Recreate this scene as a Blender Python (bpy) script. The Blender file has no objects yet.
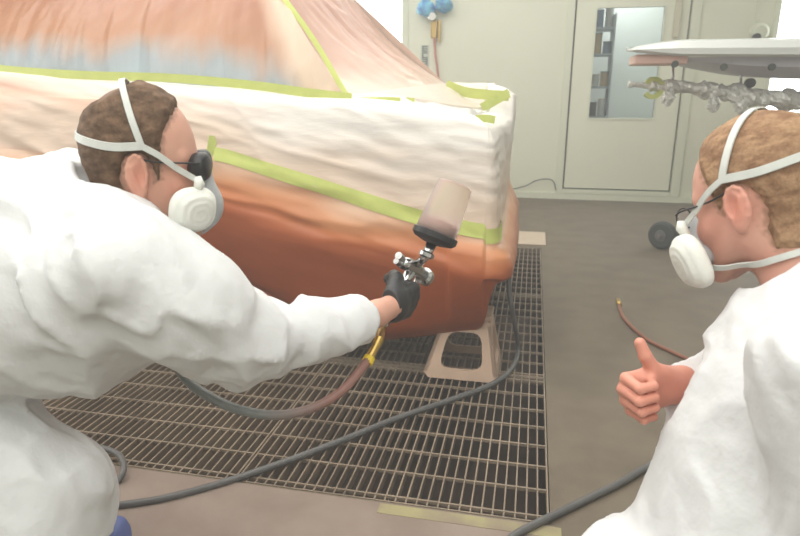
import bpy, bmesh, math, random
import numpy as np
from mathutils import Matrix, Vector
random.seed(7); rng = np.random.default_rng(7)
SC = bpy.context.scene
# ------------------------------------------------------------------ camera, world, lights, exposure
F, PITCH, YAW, H = 610.0, math.radians(15.8), math.radians(12.1), 1.1
_c, _s = math.cos, math.sin
FW = np.array([-_s(YAW)*_c(PITCH), _c(YAW)*_c(PITCH), -_s(PITCH)])
RT = np.array([_c(YAW), _s(YAW), 0.0]); DN = np.cross(FW, RT)
CAM = np.array([0, 0, H])
cd = bpy.data.cameras.new('camera'); cam = bpy.data.objects.new('camera', cd)
SC.collection.objects.link(cam); SC.camera = cam
M4 = Matrix.Identity(4)
for i in range(3):
    M4[i][0] = RT[i]; M4[i][1] = -DN[i]; M4[i][2] = -FW[i]; M4[i][3] = CAM[i]
cam.matrix_world = M4
cd.sensor_width = 23.6; cd.lens = F/800*23.6; cd.clip_start = 0.05
cd.dof.use_dof = True; cd.dof.focus_distance = 1.5; cd.dof.aperture_fstop = 4.0
w = bpy.data.worlds.new('world'); SC.world = w; w.use_nodes = True
w.node_tree.nodes['Background'].inputs[0].default_value = (0.9, 0.95, 1.0, 1)
w.node_tree.nodes['Background'].inputs[1].default_value = 0.5
SC.view_settings.view_transform = 'Standard'; SC.view_settings.look = 'None'
SC.view_settings.gamma = 1; SC.view_settings.use_curve_mapping = False
SC.view_settings.exposure = 0.88
def area(name, loc, rot, sx, sy, power, col):
    l = bpy.data.lights.new(name, 'AREA'); l.shape = 'RECTANGLE'; l.size = sx; l.size_y = sy
    l.energy = power; l.color = col
    o = bpy.data.objects.new(name, l); o.location = loc; o.rotation_euler = rot
    SC.collection.objects.link(o); return o
area('ceiling_light', (-1.2, 3.0, 3.05), (0, 0, 0), 4.5, 6.0, 120, (1.0, 0.985, 0.93))
area('ceiling_light', (0.0, -1.0, 3.05), (0, 0, 0), 4.0, 2.0, 55, (1.0, 0.99, 0.95))
area('side_light', (-3.9, 0.9, 1.7), (0, math.radians(-90), 0), 1.6, 2.4, 22, (1.0, 1.0, 1.0))

# ------------------------------------------------------------------ pixel helpers (to real depths)
def ray(px, py): return FW + RT*((px-400)/F) + DN*((py-268)/F)
def W(px, py, d): return CAM + ray(px, py)*d
def PZ(px, py, z=0.0):
    r = ray(px, py); return CAM + r*((z-H)/r[2])
def PY(px, py, y):
    r = ray(px, py); return CAM + r*(y/r[1])

# ------------------------------------------------------------------ materials
def srgb(r, g, b):
    f = lambda c: (c/255/12.92) if c/255 <= 0.04045 else ((c/255+0.055)/1.055)**2.4
    return (f(r), f(g), f(b), 1)
def mat(name, col, rough=0.5, metal=0.0, var=0.0, vscale=8.0, bump=0.0, bscale=40.0, attr=None, spec=0.5,
        col2=None, stretch=(1, 1, 1), trans=0.0, emit=None, alpha=None, ior=1.45, detail=4.0):
    m = bpy.data.materials.new(name); m.use_nodes = True
    nt = m.node_tree; N = nt.nodes; L = nt.links; b = N['Principled BSDF']
    b.inputs['Base Color'].default_value = col; b.inputs['Roughness'].default_value = rough
    b.inputs['Metallic'].default_value = metal; b.inputs['Specular IOR Level'].default_value = spec
    b.inputs['IOR'].default_value = ior
    if trans: b.inputs['Transmission Weight'].default_value = trans
    if alpha is not None: b.inputs['Alpha'].default_value = alpha
    if emit: b.inputs['Emission Color'].default_value = emit[0]; b.inputs['Emission Strength'].default_value = emit[1]
    tc = N.new('ShaderNodeTexCoord'); mp = N.new('ShaderNodeMapping'); mp.inputs['Scale'].default_value = stretch
    L.new(tc.outputs['Object'], mp.inputs['Vector'])
    src = None
    if attr:
        a = N.new('ShaderNodeAttribute'); a.attribute_name = attr; src = a.outputs['Color']
    if var or col2:
        n = N.new('ShaderNodeTexNoise'); n.inputs['Scale'].default_value = vscale; n.inputs['Detail'].default_value = detail
        L.new(mp.outputs[0], n.inputs['Vector'])
        mx = N.new('ShaderNodeMix'); mx.data_type = 'RGBA'
        if src: L.new(src, mx.inputs['A'])
        else: mx.inputs['A'].default_value = col
        if col2:
            rp = N.new('ShaderNodeValToRGB'); rp.color_ramp.elements[0].position = 0.38; rp.color_ramp.elements[1].position = 0.66
            L.new(n.outputs['Fac'], rp.inputs['Fac']); L.new(rp.outputs['Color'], mx.inputs['Factor'])
            mx.inputs['B'].default_value = col2
        else:
            mx.blend_type = 'MULTIPLY'; mx.inputs['Factor'].default_value = 1.0
            rp = N.new('ShaderNodeValToRGB'); rp.color_ramp.elements[0].position = 0.3; rp.color_ramp.elements[1].position = 0.7
            rp.color_ramp.elements[0].color = (1-var, 1-var, 1-var, 1)
            L.new(n.outputs['Fac'], rp.inputs['Fac']); L.new(rp.outputs['Color'], mx.inputs['B'])
        src = mx.outputs['Result']
    if src: L.new(src, b.inputs['Base Color'])
    if bump:
        n2 = N.new('ShaderNodeTexNoise'); n2.inputs['Scale'].default_value = bscale; n2.inputs['Detail'].default_value = 5
        L.new(mp.outputs[0], n2.inputs['Vector'])
        bp = N.new('ShaderNodeBump'); bp.inputs['Strength'].default_value = 1.0; bp.inputs['Distance'].default_value = bump
        L.new(n2.outputs['Fac'], bp.inputs['Height']); L.new(bp.outputs['Normal'], b.inputs['Normal'])
    return m
MT = dict(
    wall=mat('booth_wall', srgb(231, 232, 211), 0.35, var=0.03, vscale=1.5),
    wall2=mat('booth_trim', srgb(224, 227, 206), 0.4, var=0.03),
    side=mat('booth_side_wall', srgb(215, 218, 208), 0.5),
    ceil=mat('ceiling_white', srgb(225, 226, 220), 0.6),
    gap=mat('door_gap', srgb(95, 95, 85), 0.8),
    door=mat('door_paint', srgb(234, 235, 214), 0.35, var=0.03, vscale=2),
    floor=mat('concrete_floor', srgb(116, 104, 88), 0.6, col2=srgb(102, 91, 76), vscale=5, bump=0.001, bscale=60, detail=8),
    floor2=mat('worn_floor', srgb(132, 116, 106), 0.6, col2=srgb(148, 132, 121), vscale=5, bump=0.001, bscale=60, detail=8),
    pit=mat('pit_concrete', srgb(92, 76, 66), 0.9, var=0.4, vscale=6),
    steel=mat('grating_steel', srgb(150, 134, 116), 0.55, metal=0.0, var=0.4, vscale=5),
    glass=mat('window_glass', (0.9, 0.95, 0.95, 1), 0.03, trans=1.0, ior=1.1),
    lamp=mat('lamp_panel', (1, 1, 1, 1), 0.5, emit=((1, 1, 0.98, 1), 3.0)),
    shelf=mat('shelf_grey', srgb(150, 160, 165), 0.5),
    suit=mat('coverall_white', srgb(216, 217, 218), 0.62, bump=0.010, bscale=10, spec=0.3),
    strap=mat('strap_grey', srgb(205, 208, 203), 0.5, var=0.08, vscale=60),
    cart=mat('filter_white', srgb(226, 227, 220), 0.55, bump=0.0006, bscale=200),
    mask=mat('mask_grey', srgb(168, 170, 172), 0.45),
    black=mat('black_plastic', srgb(38, 38, 40), 0.35),
    glove=mat('black_nitrile', srgb(50, 50, 52), 0.42, bump=0.0012, bscale=60),
    chrome=mat('chrome', srgb(205, 205, 205), 0.18, metal=1.0, var=0.2, vscale=60),
    brass=mat('brass', srgb(190, 160, 90), 0.3, metal=0.8),
    yellow=mat('yellow_band', srgb(220, 190, 50), 0.5),
    cup=mat('cup_plastic', srgb(236, 222, 218), 0.32, trans=0.72, ior=1.15),
    paint=mat('paint_in_cup', srgb(206, 168, 154), 0.4, var=0.35, vscale=40),
    hose=mat('grey_rubber', srgb(104, 103, 102), 0.45, var=0.2, vscale=12),
    hosered=mat('hose_rubber', srgb(120, 110, 105), 0.45, attr='Col'),
    brown=mat('brown_rubber', srgb(150, 98, 76), 0.5, var=0.2, vscale=10),
    tape=mat('green_tape', srgb(196, 205, 116), 0.6, var=0.1, vscale=20, bump=0.0008, bscale=60),
    body=mat('orange_paint', srgb(180, 80, 40), 0.35, attr='Col', var=0.12, vscale=4, bump=0.0012, bscale=18, spec=0.4),
    paper=mat('masking_paper', srgb(240, 235, 228), 0.55, attr='Col', var=0.05, vscale=6, bump=0.006, bscale=9, stretch=(.6, 1, 2.2)),
    film=mat('masking_film', srgb(220, 190, 170), 0.28, attr='Col', var=0.08, vscale=6, bump=0.004, bscale=9, stretch=(2.2, 1, 0.7)),
    dark=mat('light_block_dark', srgb(40, 30, 26), 0.9),
    stand=mat('stand_plastic', srgb(196, 168, 146), 0.55, var=0.12, vscale=12),
    plate=mat('beige_plate', srgb(196, 178, 158), 0.6, var=0.1, vscale=9),
    skin=mat('skin', srgb(214, 150, 125), 0.5, attr='Col', bump=0.0006, bscale=120),
    hair=mat('hair', srgb(90, 68, 52), 0.7, attr='Col', var=0.3, vscale=200, bump=0.0012, bscale=260, spec=0.2),
    foil=mat('foil', srgb(225, 225, 220), 0.25, metal=0.45, bump=0.012, bscale=45),
    panel=mat('panel_white', srgb(222, 225, 222), 0.25),
    under=mat('panel_underside', srgb(204, 203, 212), 0.4, var=0.1, vscale=4),
    pink=mat('panel_pink', srgb(222, 184, 170), 0.45),
    tyre=mat('tyre_rubber', srgb(62, 66, 64), 0.7),
    blue=mat('blue_cloth', srgb(120, 200, 225), 0.6, col2=srgb(60, 130, 200), vscale=14, bump=0.006, bscale=30),
    cover=mat('blue_shoe_cover', srgb(96, 110, 165), 0.5, bump=0.003, bscale=30),
    lens=mat('spectacle_lens', (0.9, 0.92, 0.92, 1), 0.05, trans=0.9, ior=1.2),
    redhose=mat('pink_hose', srgb(190, 120, 105), 0.5),
    label=mat('wall_label', srgb(196, 202, 188), 0.5),
    ink=mat('dark_ink', srgb(70, 78, 70), 0.6),
)
CANS = [mat('can_'+n, c, 0.35, metal=0.2) for n, c in (('grey', srgb(170, 172, 170)), ('tan', srgb(190, 165, 125)), ('dark', srgb(95, 95, 98)), ('blue', srgb(110, 130, 155)), ('white', srgb(215, 215, 208)))]

# ------------------------------------------------------------------ object helpers
def tag(o, label=None, cat=None, group=None, kind=None):
    if label: o['label'] = label
    if cat: o['category'] = cat
    if group: o['group'] = group
    if kind: o['kind'] = kind
    return o
def empty(name, loc, label=None, cat=None, group=None):
    o = bpy.data.objects.new(name, None); o.location = loc; o.empty_display_size = 0.05
    SC.collection.objects.link(o); return tag(o, label, cat, group)
def mesh(name, V, Fc, m, parent=None, smooth=True, col=None, kind=None, label=None):
    me = bpy.data.meshes.new(name)
    V = np.asarray(V, float)
    if parent is not None: V = V - origin_of(parent)
    me.from_pydata(V.tolist(), [], Fc.tolist() if hasattr(Fc, 'tolist') else Fc)
    if col is not None:
        a = me.color_attributes.new('Col', 'FLOAT_COLOR', 'POINT')
        c = np.ones((len(V), 4), np.float32); c[:, :3] = np.asarray(col)[:, :3]
        a.data.foreach_set('color', c.ravel())
    if smooth: me.polygons.foreach_set('use_smooth', [True]*len(me.polygons))
    me.materials.append(m); me.update()
    o = bpy.data.objects.new(name, me); SC.collection.objects.link(o)
    if parent is not None: o.parent = parent
    if kind: o['kind'] = kind
    if label: o['label'] = label
    return o
def origin_of(o):
    p = np.zeros(3)
    while o is not None:
        p = p + np.array(o.location); o = o.parent
    return p
class MB:
    def __init__(s): s.V = []; s.F = []
    def add(s, V, Fc):
        n = len(s.V); s.V += [tuple(map(float, v)) for v in V]; s.F += [tuple(int(i)+n for i in f) for f in Fc]; return s
    def box(s, lo, hi, M=None, c=None):
        x0, y0, z0 = lo; x1, y1, z1 = hi
        V = [(x0,y0,z0),(x1,y0,z0),(x1,y1,z0),(x0,y1,z0),(x0,y0,z1),(x1,y0,z1),(x1,y1,z1),(x0,y1,z1)]
        if M is not None: V = [tuple(np.asarray(c)+M@np.asarray(v)) for v in V]
        return s.add(V, [(0,3,2,1),(4,5,6,7),(0,1,5,4),(1,2,6,5),(2,3,7,6),(3,0,4,7)])
    def lathe(s, prof, c, ax, n=24, caps=True):
        ax = np.asarray(ax, float); ax = ax/np.linalg.norm(ax); c = np.asarray(c, float)
        u = np.cross(ax, [0, 0, 1.0]) if abs(ax[2]) < 0.95 else np.cross(ax, [1.0, 0, 0]); u /= np.linalg.norm(u); v = np.cross(ax, u)
        V = []; Fc = []
        for h, r in prof:
            for k in range(n):
                a = 2*math.pi*k/n; V.append(c+ax*h+(u*math.cos(a)+v*math.sin(a))*r)
        for i in range(len(prof)-1):
            for k in range(n): Fc.append((i*n+k, i*n+(k+1) % n, (i+1)*n+(k+1) % n, (i+1)*n+k))
        if caps: Fc.append(tuple(range(n))[::-1]); Fc.append(tuple((len(prof)-1)*n+k for k in range(n)))
        return s.add(V, Fc)
    def tube(s, P, r, n=10):
        P = np.asarray(P, float); R = np.broadcast_to(np.asarray(r, float), (len(P),))
        T = np.gradient(P, axis=0); T /= np.linalg.norm(T, axis=1)[:, None]+1e-9
        u = np.cross(T[0], [0, 0, 1.0]);
        if np.linalg.norm(u) < 0.1: u = np.cross(T[0], [1.0, 0, 0])
        V = []
        for i in range(len(P)):
            u = u - T[i]*(u@T[i]); u /= np.linalg.norm(u); v = np.cross(T[i], u)
            for k in range(n):
                a = 2*math.pi*k/n; V.append(P[i]+(u*math.cos(a)+v*math.sin(a))*R[i])
        Fc = [(i*n+k, i*n+(k+1) % n, (i+1)*n+(k+1) % n, (i+1)*n+k) for i in range(len(P)-1) for k in range(n)]
        Fc += [tuple(range(n))[::-1], tuple((len(P)-1)*n+k for k in range(n))]
        return s.add(V, Fc)
    def build(s, name, m, parent=None, smooth=False, bevel=0, **k):
        o = mesh(name, s.V, s.F, m, parent, smooth, **k)
        if bevel:
            b = o.modifiers.new('bevel', 'BEVEL'); b.width = bevel; b.segments = 2; b.limit_method = 'ANGLE'
            for p in o.data.polygons: p.use_smooth = True
            try: o.data.set_sharp_from_angle(angle=math.radians(40))
            except Exception: pass
        return o
def spline(P, n=12):
    P = np.asarray(P, float); Q = np.vstack([2*P[0]-P[1], P, 2*P[-1]-P[-2]]); out = []
    for i in range(1, len(Q)-2):
        a, b, c, d = Q[i-1], Q[i], Q[i+1], Q[i+2]
        for k in range(n):
            t = k/n; out.append(0.5*((2*b)+(c-a)*t+(2*a-5*b+4*c-d)*t*t+(3*b-a-3*c+d)*t**3))
    out.append(P[-1]); return np.array(out)
_perm = rng.random((64, 64, 64)).astype(np.float32)
def vn(P):
    P = np.asarray(P); i = np.floor(P).astype(int); f = P-i; f = f*f*(3-2*f); i &= 63; j = (i+1) & 63
    g = lambda a, b, c: _perm[a[:, 0], b[:, 1], c[:, 2]]
    x, y, z = f[:, 0], f[:, 1], f[:, 2]
    l = lambda a, b, t: a+(b-a)*t
    return l(l(l(g(i,i,i), g(j,i,i), x), l(g(i,j,i), g(j,j,i), x), y), l(l(g(i,i,j), g(j,i,j), x), l(g(i,j,j), g(j,j,j), x), y), z)
def fbm(P, o=3):
    return sum(vn(np.asarray(P)*2**k+17*k)*0.5**k for k in range(o))/sum(0.5**k for k in range(o))

# ------------------------------------------------------------------ room
FLX0, FLX1, FLY0, FLY1 = -4.6, 3.4, -2.4, 6.93
GX0, GX1, GY0, GY1 = -2.637, 0.103, 1.43, 4.56
def slab(name, lo, hi, m, parent=None, kind='structure', **k):
    return MB().box(lo, hi).build(name, m, parent, kind=kind if parent is None else None, **k)
b = MB()
b.box((FLX0, FLY0, -0.1), (FLX1, GY0, 0)).box((FLX0, GY1, -0.1), (FLX1, FLY1+0.2, 0))
b.box((FLX0, GY0, -0.1), (GX0, GY1, 0)).box((GX1, GY0, -0.1), (FLX1, GY1, 0))
b.build('floor', MT['floor'], kind='structure')
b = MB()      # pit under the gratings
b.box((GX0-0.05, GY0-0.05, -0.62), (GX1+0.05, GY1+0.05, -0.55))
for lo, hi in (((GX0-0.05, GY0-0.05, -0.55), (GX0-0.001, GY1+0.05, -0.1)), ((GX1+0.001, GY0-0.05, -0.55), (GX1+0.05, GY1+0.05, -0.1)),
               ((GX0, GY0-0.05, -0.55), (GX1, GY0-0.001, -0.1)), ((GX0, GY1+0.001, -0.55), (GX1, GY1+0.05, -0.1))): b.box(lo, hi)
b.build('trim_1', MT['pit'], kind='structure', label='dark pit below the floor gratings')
slab('wall_left', (FLX0-0.1, FLY0, 0), (FLX0, FLY1, 3.2), MT['side'])
slab('wall_right', (FLX1, FLY0, 0), (FLX1+0.1, FLY1, 3.2), MT['side'])
slab('wall_front', (FLX0, FLY0-0.1, 0), (FLX1, FLY0, 3.2), MT['side'])
slab('ceiling', (FLX0, FLY0, 3.2), (FLX1, FLY1, 3.3), MT['ceil'])
YW = FLY1
# worn lighter concrete strip before the grating
p0, p1 = PZ(120, 470), PZ(560, 536)
slab('trim_2', (-2.6, 0.9, 0.0005), (GX1+0.01, GY0-0.01, 0.004), MT['floor2'], label='lighter worn floor strip in front of the grating')
# back wall split round the door, the lamp windows
dL, dR = PY(562, 190, YW)[0], PY(670, 190, YW)[0]
lamp1 = (PY(300, 20, YW)[0], PY(402, 20, YW)[0]); lz0 = PY(402, 52, YW)[2]-0.15
l2x0, l2x1 = PY(776, 40, YW)[0], FLX1-0.05; l2z0 = PY(776, 112, YW)[2]
sill = PY(600, 190, YW)[2]; dTop = 2.15
b = MB()
def wallbox(x0, x1, z0, z1): b.box((x0, YW, z0), (x1, YW+0.1, z1))
wallbox(FLX0, lamp1[0], 0, 3.2); wallbox(lamp1[0], lamp1[1], 0, lz0); wallbox(lamp1[0], lamp1[1], 2.6, 3.2)
wallbox(lamp1[1], dL, 0, 3.2); wallbox(dL, dR, 0, sill); wallbox(dL, dR, dTop, 3.2)
wallbox(dR, l2x0, 0, 3.2); wallbox(l2x0, l2x1, 0, l2z0); wallbox(l2x0, l2x1, 2.6, 3.2); wallbox(l2x1, FLX1, 0, 3.2)
b.build('wall_back', MT['wall'], kind='structure')
slab('baseboard_back', (FLX0, YW-0.03, 0.0), (FLX1, YW-0.001, 0.062), MT['wall2'])
for i, (x0, x1, z0) in enumerate(((lamp1[0], lamp1[1], lz0), (l2x0, l2x1, l2z0))):
    e = MB().box((x0, YW+0.03, z0), (x1, YW+0.06, 2.6)).build('window_%d' % (i+1), MT['lamp'], kind='structure')
    f = MB()
    for lo, hi in (((x0-0.05, YW-0.02, z0-0.05), (x1+0.05, YW-0.001, z0)), ((x0-0.05, YW-0.02, 2.6), (x1+0.05, YW-0.001, 2.65)),
                   ((x0-0.05, YW-0.02, z0), (x0, YW-0.001, 2.6)), ((x1, YW-0.02, z0), (x1+0.05, YW-0.001, 2.6))): f.box(lo, hi)
    f.build('window_frame', MT['wall2'], e, bevel=0.004)
# vertical trims of the wall
for i, px in enumerate((407, 750)):
    x = PY(px, 60, YW)[0]
    slab('trim_%d' % (i+3), (x-0.012, YW-0.02, 0.06), (x+0.012, YW-0.0005, 3.2), MT['wall2'])
# door
d = empty('door_1', ((dL+dR)/2, YW, sill)); d['kind'] = 'structure'
def doorx(px): return PY(px, 100, YW)[0]
wx0, wx1 = PY(590, 100, YW)[0], PY(655, 100, YW)[0]; wz0 = PY(620, 118, YW)[2]; wz1 = 1.95
lf = MB(); g = 0.018
lf.box((dL+g, YW-0.012, sill+g), (wx0, YW+0.03, dTop-g)).box((wx1, YW-0.012, sill+g), (dR-g, YW+0.03, dTop-g))
lf.box((wx0, YW-0.012, sill+g), (wx1, YW+0.03, wz0)).box((wx0, YW-0.012, wz1), (wx1, YW+0.03, dTop-g))
lf.build('door_leaf', MT['door'], d)
b = MB()
b.box((dL, YW+0.031, sill), (wx0, YW+0.05, dTop)).box((wx1, YW+0.031, sill), (dR, YW+0.05, dTop)).box((wx0, YW+0.031, sill), (wx1, YW+0.05, wz0)).box((wx0, YW+0.031, wz1), (wx1, YW+0.05, dTop))
b.build('door_seal', MT['gap'], d)
f = MB()
for lo, hi in (((dL-0.07, YW-0.03, 0.063), (dL, YW-0.001, dTop+0.07)), ((dR, YW-0.03, 0.063), (dR+0.09, YW-0.001, dTop+0.07)),
               ((dL, YW-0.03, dTop), (dR, YW-0.001, dTop+0.07)), ((dL, YW-0.03, 0.063), (dR, YW-0.001, sill))): f.box(lo, hi)
f.build('door_frame', MT['wall2'], d, bevel=0.004)
pn = MB().box((wx0, YW+0.0, wz0), (wx1, YW+0.006, wz1)).build('pane', MT['glass'], d)
f = MB()
for lo, hi in (((wx0-0.02, YW-0.018, wz0-0.02), (wx0, YW-0.0125, wz1)), ((wx1, YW-0.018, wz0-0.02), (wx1+0.02, YW-0.0125, wz1)), ((wx0, YW-0.018, wz0-0.02), (wx1, YW-0.0125, wz0))): f.box(lo, hi)
f.build('window_bead', MT['wall2'], d)
hx = PY(676, 20, YW)[0]; hz0 = PY(676, 38, YW)[2]
MB().box((hx-0.03, YW-0.07, hz0), (hx+0.03, YW-0.031, hz0+0.5)).build('door_handle', mat('handle_cream', srgb(205, 200, 175), 0.5), d, bevel=0.008, label='cream vertical pull handle')
# room behind the glass
bx0, bx1 = dL-0.5, dR+0.9
b = MB().box((bx0, YW+1.3, 0), (bx1, YW+1.4, 2.6)).box((bx0-0.1, YW+0.12, 0), (bx0, YW+1.4, 2.6)).box((bx1, YW+0.12, 0), (bx1+0.1, YW+1.4, 2.6)).box((bx0, YW+0.12, 2.6), (bx1, YW+1.4, 2.7)).box((bx0, YW+0.12, -0.05), (bx1, YW+1.4, 0))
b.build('wall_far', mat('back_room_wall', srgb(205, 208, 202), 0.5), kind='structure')
area('back_room_light', (0.9, YW+0.7, 2.5), (0, 0, 0), 0.9, 0.9, 13, (0.97, 1, 1))
# shelf unit with cans
SY = YW+0.45
sx0, sx1 = PY(578, 60, SY)[0], PY(613, 60, SY)[0]
zs = [PY(600, y, SY)[2] for y in (117, 87, 54, 28, 2)]; zs += [zs[-1]+0.33]
u = empty('shelf_unit', ((sx0+sx1)/2, SY+0.1, 0), 'grey metal shelving full of cans seen through the door window', 'shelf')
MB().box((sx1-0.02, SY, 0), (sx1, SY+0.3, 1.95)).build('side_panel', MT['shelf'], u)
MB().box((sx0, SY, 0), (sx0+0.02, SY+0.3, 1.95)).build('side_panel', MT['shelf'], u)
for z in zs: MB().box((sx0+0.02, SY, z-0.015), (sx1-0.02, SY+0.3, z+0.008)).build('shelf_board', MT['shelf'], u)
k = 0
lev = ['lowest visible', 'second', 'third', 'fourth', 'top']
spots = [(0.30, 'left'), (0.56, 'middle'), (0.82, 'right')]
cn = ['grey', 'tan', 'dark', 'blue', 'white']
for zi, z in enumerate(zs[:5]):
    for fx, side in spots:
        c = (k*2+zi) % 5; r = 0.035+0.008*((k*7) % 3)/2; hh = 0.12+0.03*((k*5) % 4)
        x = sx0+(sx1-sx0)*fx
        o = empty('paint_can', (x, SY+0.1, z+0.008), '%s paint can, %s of three on the %s shelf behind the door glass' % (cn[c], side, lev[zi]), 'can', 'paint cans on the shelf behind the door')
        MB().lathe([(0, r), (hh, r)], (x, SY+0.1, z+0.009), (0, 0, 1), 14).build('can_body', CANS[c], o, smooth=False)
        MB().lathe([(hh, r+0.003), (hh+0.008, r+0.003)], (x, SY+0.1, z+0.009), (0, 0, 1), 14).build('lid', CANS[(c+2) % 5], o)
        k += 1

# ------------------------------------------------------------------ gratings
xs = [GX1, -0.81, -1.723, GX0]; ys = [GY0, 2.323, 3.396, GY1]
cw = ['at the right edge of the pit', 'in the middle of the pit', 'at the left of the pit']; rw = ['nearest the camera', 'second row back', 'farthest row back']
for i in range(3):
    for j in range(3):
        x1, x0, y0, y1 = xs[i]-0.003, xs[i+1]+0.003, ys[j]+0.003, ys[j+1]-0.003
        e = empty('floor_grating', ((x0+x1)/2, (y0+y1)/2, -0.03), 'steel grating %s, %s' % (cw[i], rw[j]), 'grating', 'floor gratings over the pit')
        b = MB(); n = max(2, round((x1-x0)/0.0302)); dx = (x1-x0)/n
        for q in range(1, n): b.box((x0+q*dx-0.0022, y0+0.005, -0.032), (x0+q*dx+0.0022, y1-0.005, -0.001))
        b.build('bearing_bars', MT['steel'], e, kind='stuff')
        b = MB(); ny = round((y1-y0-0.05)/0.1155)
        yy = [y0+0.028]+[y0+0.028+(y1-y0-0.056)*q/ny for q in range(1, ny+1)]
        for y in yy: b.box((x0+0.004, y-0.0032, -0.010), (x1-0.004, y+0.0032, 0.0))
        b.build('cross_rods', MT['steel'], e, kind='stuff')
        for lo, hi in (((x0, y0, -0.032), (x0+0.005, y1, 0)), ((x1-0.005, y0, -0.032), (x1, y1, 0)), ((x0+0.005, y0, -0.032), (x1-0.005, y0+0.005, 0)), ((x0+0.005, y1-0.005, -0.032), (x1-0.005, y1, 0))):
            MB().box(lo, hi).build('edge_bar', MT['steel'], e)
# plate, yellow tape on the floor
a0 = PZ(508, 232); a1 = PZ(545, 232); a2 = PZ(545, 247)
tag(MB().box((-0.7, a2[1]+0.02, 0.0), (0.14, a0[1], 0.012)).build('floor_plate', MT['plate'], bevel=0.003), 'beige flat plate lying at the far end of the grating', 'plate')
tag(MB().box((-0.36, GY0-0.055, 0.0042), (0.13, GY0-0.014, 0.0052)).build('floor_tape', mat('old_yellow_tape', srgb(160, 152, 112), 0.7, col2=srgb(138, 124, 108), vscale=9)), 'faded yellow tape strip along the front edge of the grating', 'tape')

# ------------------------------------------------------------------ hoses and small floor things
def hose(name, pts, r, m, label, cat='hose', n=10, parent=None, col=None):
    P = spline(pts, 14); b = MB().tube(P, r, n)
    cc = None
    if col is not None: cc = np.repeat(np.array([col(i/(len(P)-1)) for i in range(len(P))]), n, axis=0)
    o = b.build(name, m, parent, smooth=True, col=cc)
    return tag(o, label, cat) if parent is None else o
rr = 0.0105
pts = [PY(508, 255, 2.42), PY(509, 290, 2.40), PY(513, 315, 2.42), PZ(518, 348, rr), PZ(512, 368, rr), PZ(492, 384, rr), PZ(450, 400, rr), PZ(400, 417, rr), PZ(340, 441, rr), PZ(290, 460, rr), PZ(225, 482, rr), PZ(170, 497, rr), PZ(130, 504, rr), PZ(95, 506, rr), PZ(60, 500, rr), PZ(10, 490, rr)]
hose('air_hose', pts, rr, MT['hose'], 'long grey hose running from the bumper corner across the grating')
hose('air_hose', [PZ(470, 570, rr+.004), PZ(500, 548, rr+.004), PZ(520, 532, rr+.004), PZ(575, 505, rr), PZ(620, 483, rr), PZ(655, 463, rr), PZ(720, 435, rr), PZ(780, 415, rr)], rr, MT['hose'], 'short grey hose passing under the thumbs-up man to the grating corner')
hp = [PZ(618, 300, .009), PZ(624, 318, .009), PZ(645, 338, .009), PZ(670, 351, .009), PZ(705, 366, .009), PZ(760, 385, .009), PZ(820, 400, .009)]
e = empty('hose_end', hp[0], 'brown rubber hose with a brass end lying on the open floor', 'hose')
MB().tube(spline(hp, 12), 0.0095, 10).build('hose_tube', MT['brown'], e, smooth=True)
MB().tube([hp[0], hp[0]*0.85+hp[1]*0.15, hp[0]*0.7+hp[1]*0.3], 0.0125, 10).build('hose_fitting', MT['brass'], e, smooth=True)
hose('hose_loop', [PZ(60, 440, .01), PZ(95, 446, .012), PZ(118, 454, .03), PZ(124, 468, .03), PZ(116, 482, .012), PZ(85, 500, .01)], 0.009, MT['hose'], 'thin grey hose loop beside the kneeling painter\'s knee')
hose('wall_cable', [PY(505, 191, 6.88), PY(525, 186, 6.87), PY(535, 181, 6.86), PY(545, 179, 6.87), PY(553, 181, 6.87), PY(556, 190, 6.88)], 0.006, MT['hose'], 'thin grey cable looping at the foot of the white wall', 'cable')

# ------------------------------------------------------------------ stand under the bumper
sx0, sx1, sy0, sy1, sh = -0.39, -0.085, 2.235, 2.52, 0.235
st = empty('support_stand', ((sx0+sx1)/2, (sy0+sy1)/2, 0), 'beige moulded stand with open sides under the orange bumper', 'stand')
def trapface(p0, p1, q1, q0, inn, holes=True):
    # p0,p1 base, q1,q0 top; window hole with rounded corners; extruded along inn
    p0, p1, q1, q0 = map(np.asarray, (p0, p1, q1, q0)); inn = np.asarray(inn, float)
    def uv(u, v): return (p0*(1-u)+p1*u)*(1-v)+(q0*(1-u)+q1*u)*v
    N = 32; out = []; hol = []
    for k in range(N):
        a = 2*math.pi*(k+0.5)/N; c, s = math.cos(a), math.sin(a); m = max(abs(c), abs(s))
        out.append(uv(0.5+0.5*c/m, 0.5+0.5*s/m))
        e = (abs(c)**4.5+abs(s)**4.5)**(1/4.5); hol.append(uv(0.5+0.31*c/e, 0.47+0.31*s/e))
    V = out+hol+[v+inn for v in out]+[v+inn for v in hol]; Fc = []
    for k in range(N):
        j = (k+1) % N
        Fc += [(k, j, N+j, N+k), (2*N+j, 2*N+k, 3*N+k, 3*N+j), (N+k, N+j, 3*N+j, 3*N+k), (j, k, 2*N+k, 2*N+j)]
    return V, Fc
ti = 0.075
B4 = [(sx0, sy0, 0), (sx1, sy0, 0), (sx1, sy1, 0), (sx0, sy1, 0)]
T4 = [(sx0+ti, sy0+ti, sh), (sx1-ti*0.55, sy0+ti, sh), (sx1-ti*0.55, sy1-ti, sh), (sx0+ti, sy1-ti, sh)]
inns = [(0, .014, 0), (-.014, 0, 0), (0, -.014, 0), (.014, 0, 0)]
for k in range(4):
    j = (k+1) % 4
    MB().add(*trapface(B4[k], B4[j], T4[j], T4[k], inns[k])).build('side_frame', MT['stand'], st)
MB().box((T4[0][0]-.006, T4[0][1]-.006, sh-.004), (T4[1][0]+.006, T4[2][1]+.006, sh+.016)).build('top_plate', MT['stand'], st, bevel=.005)

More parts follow.
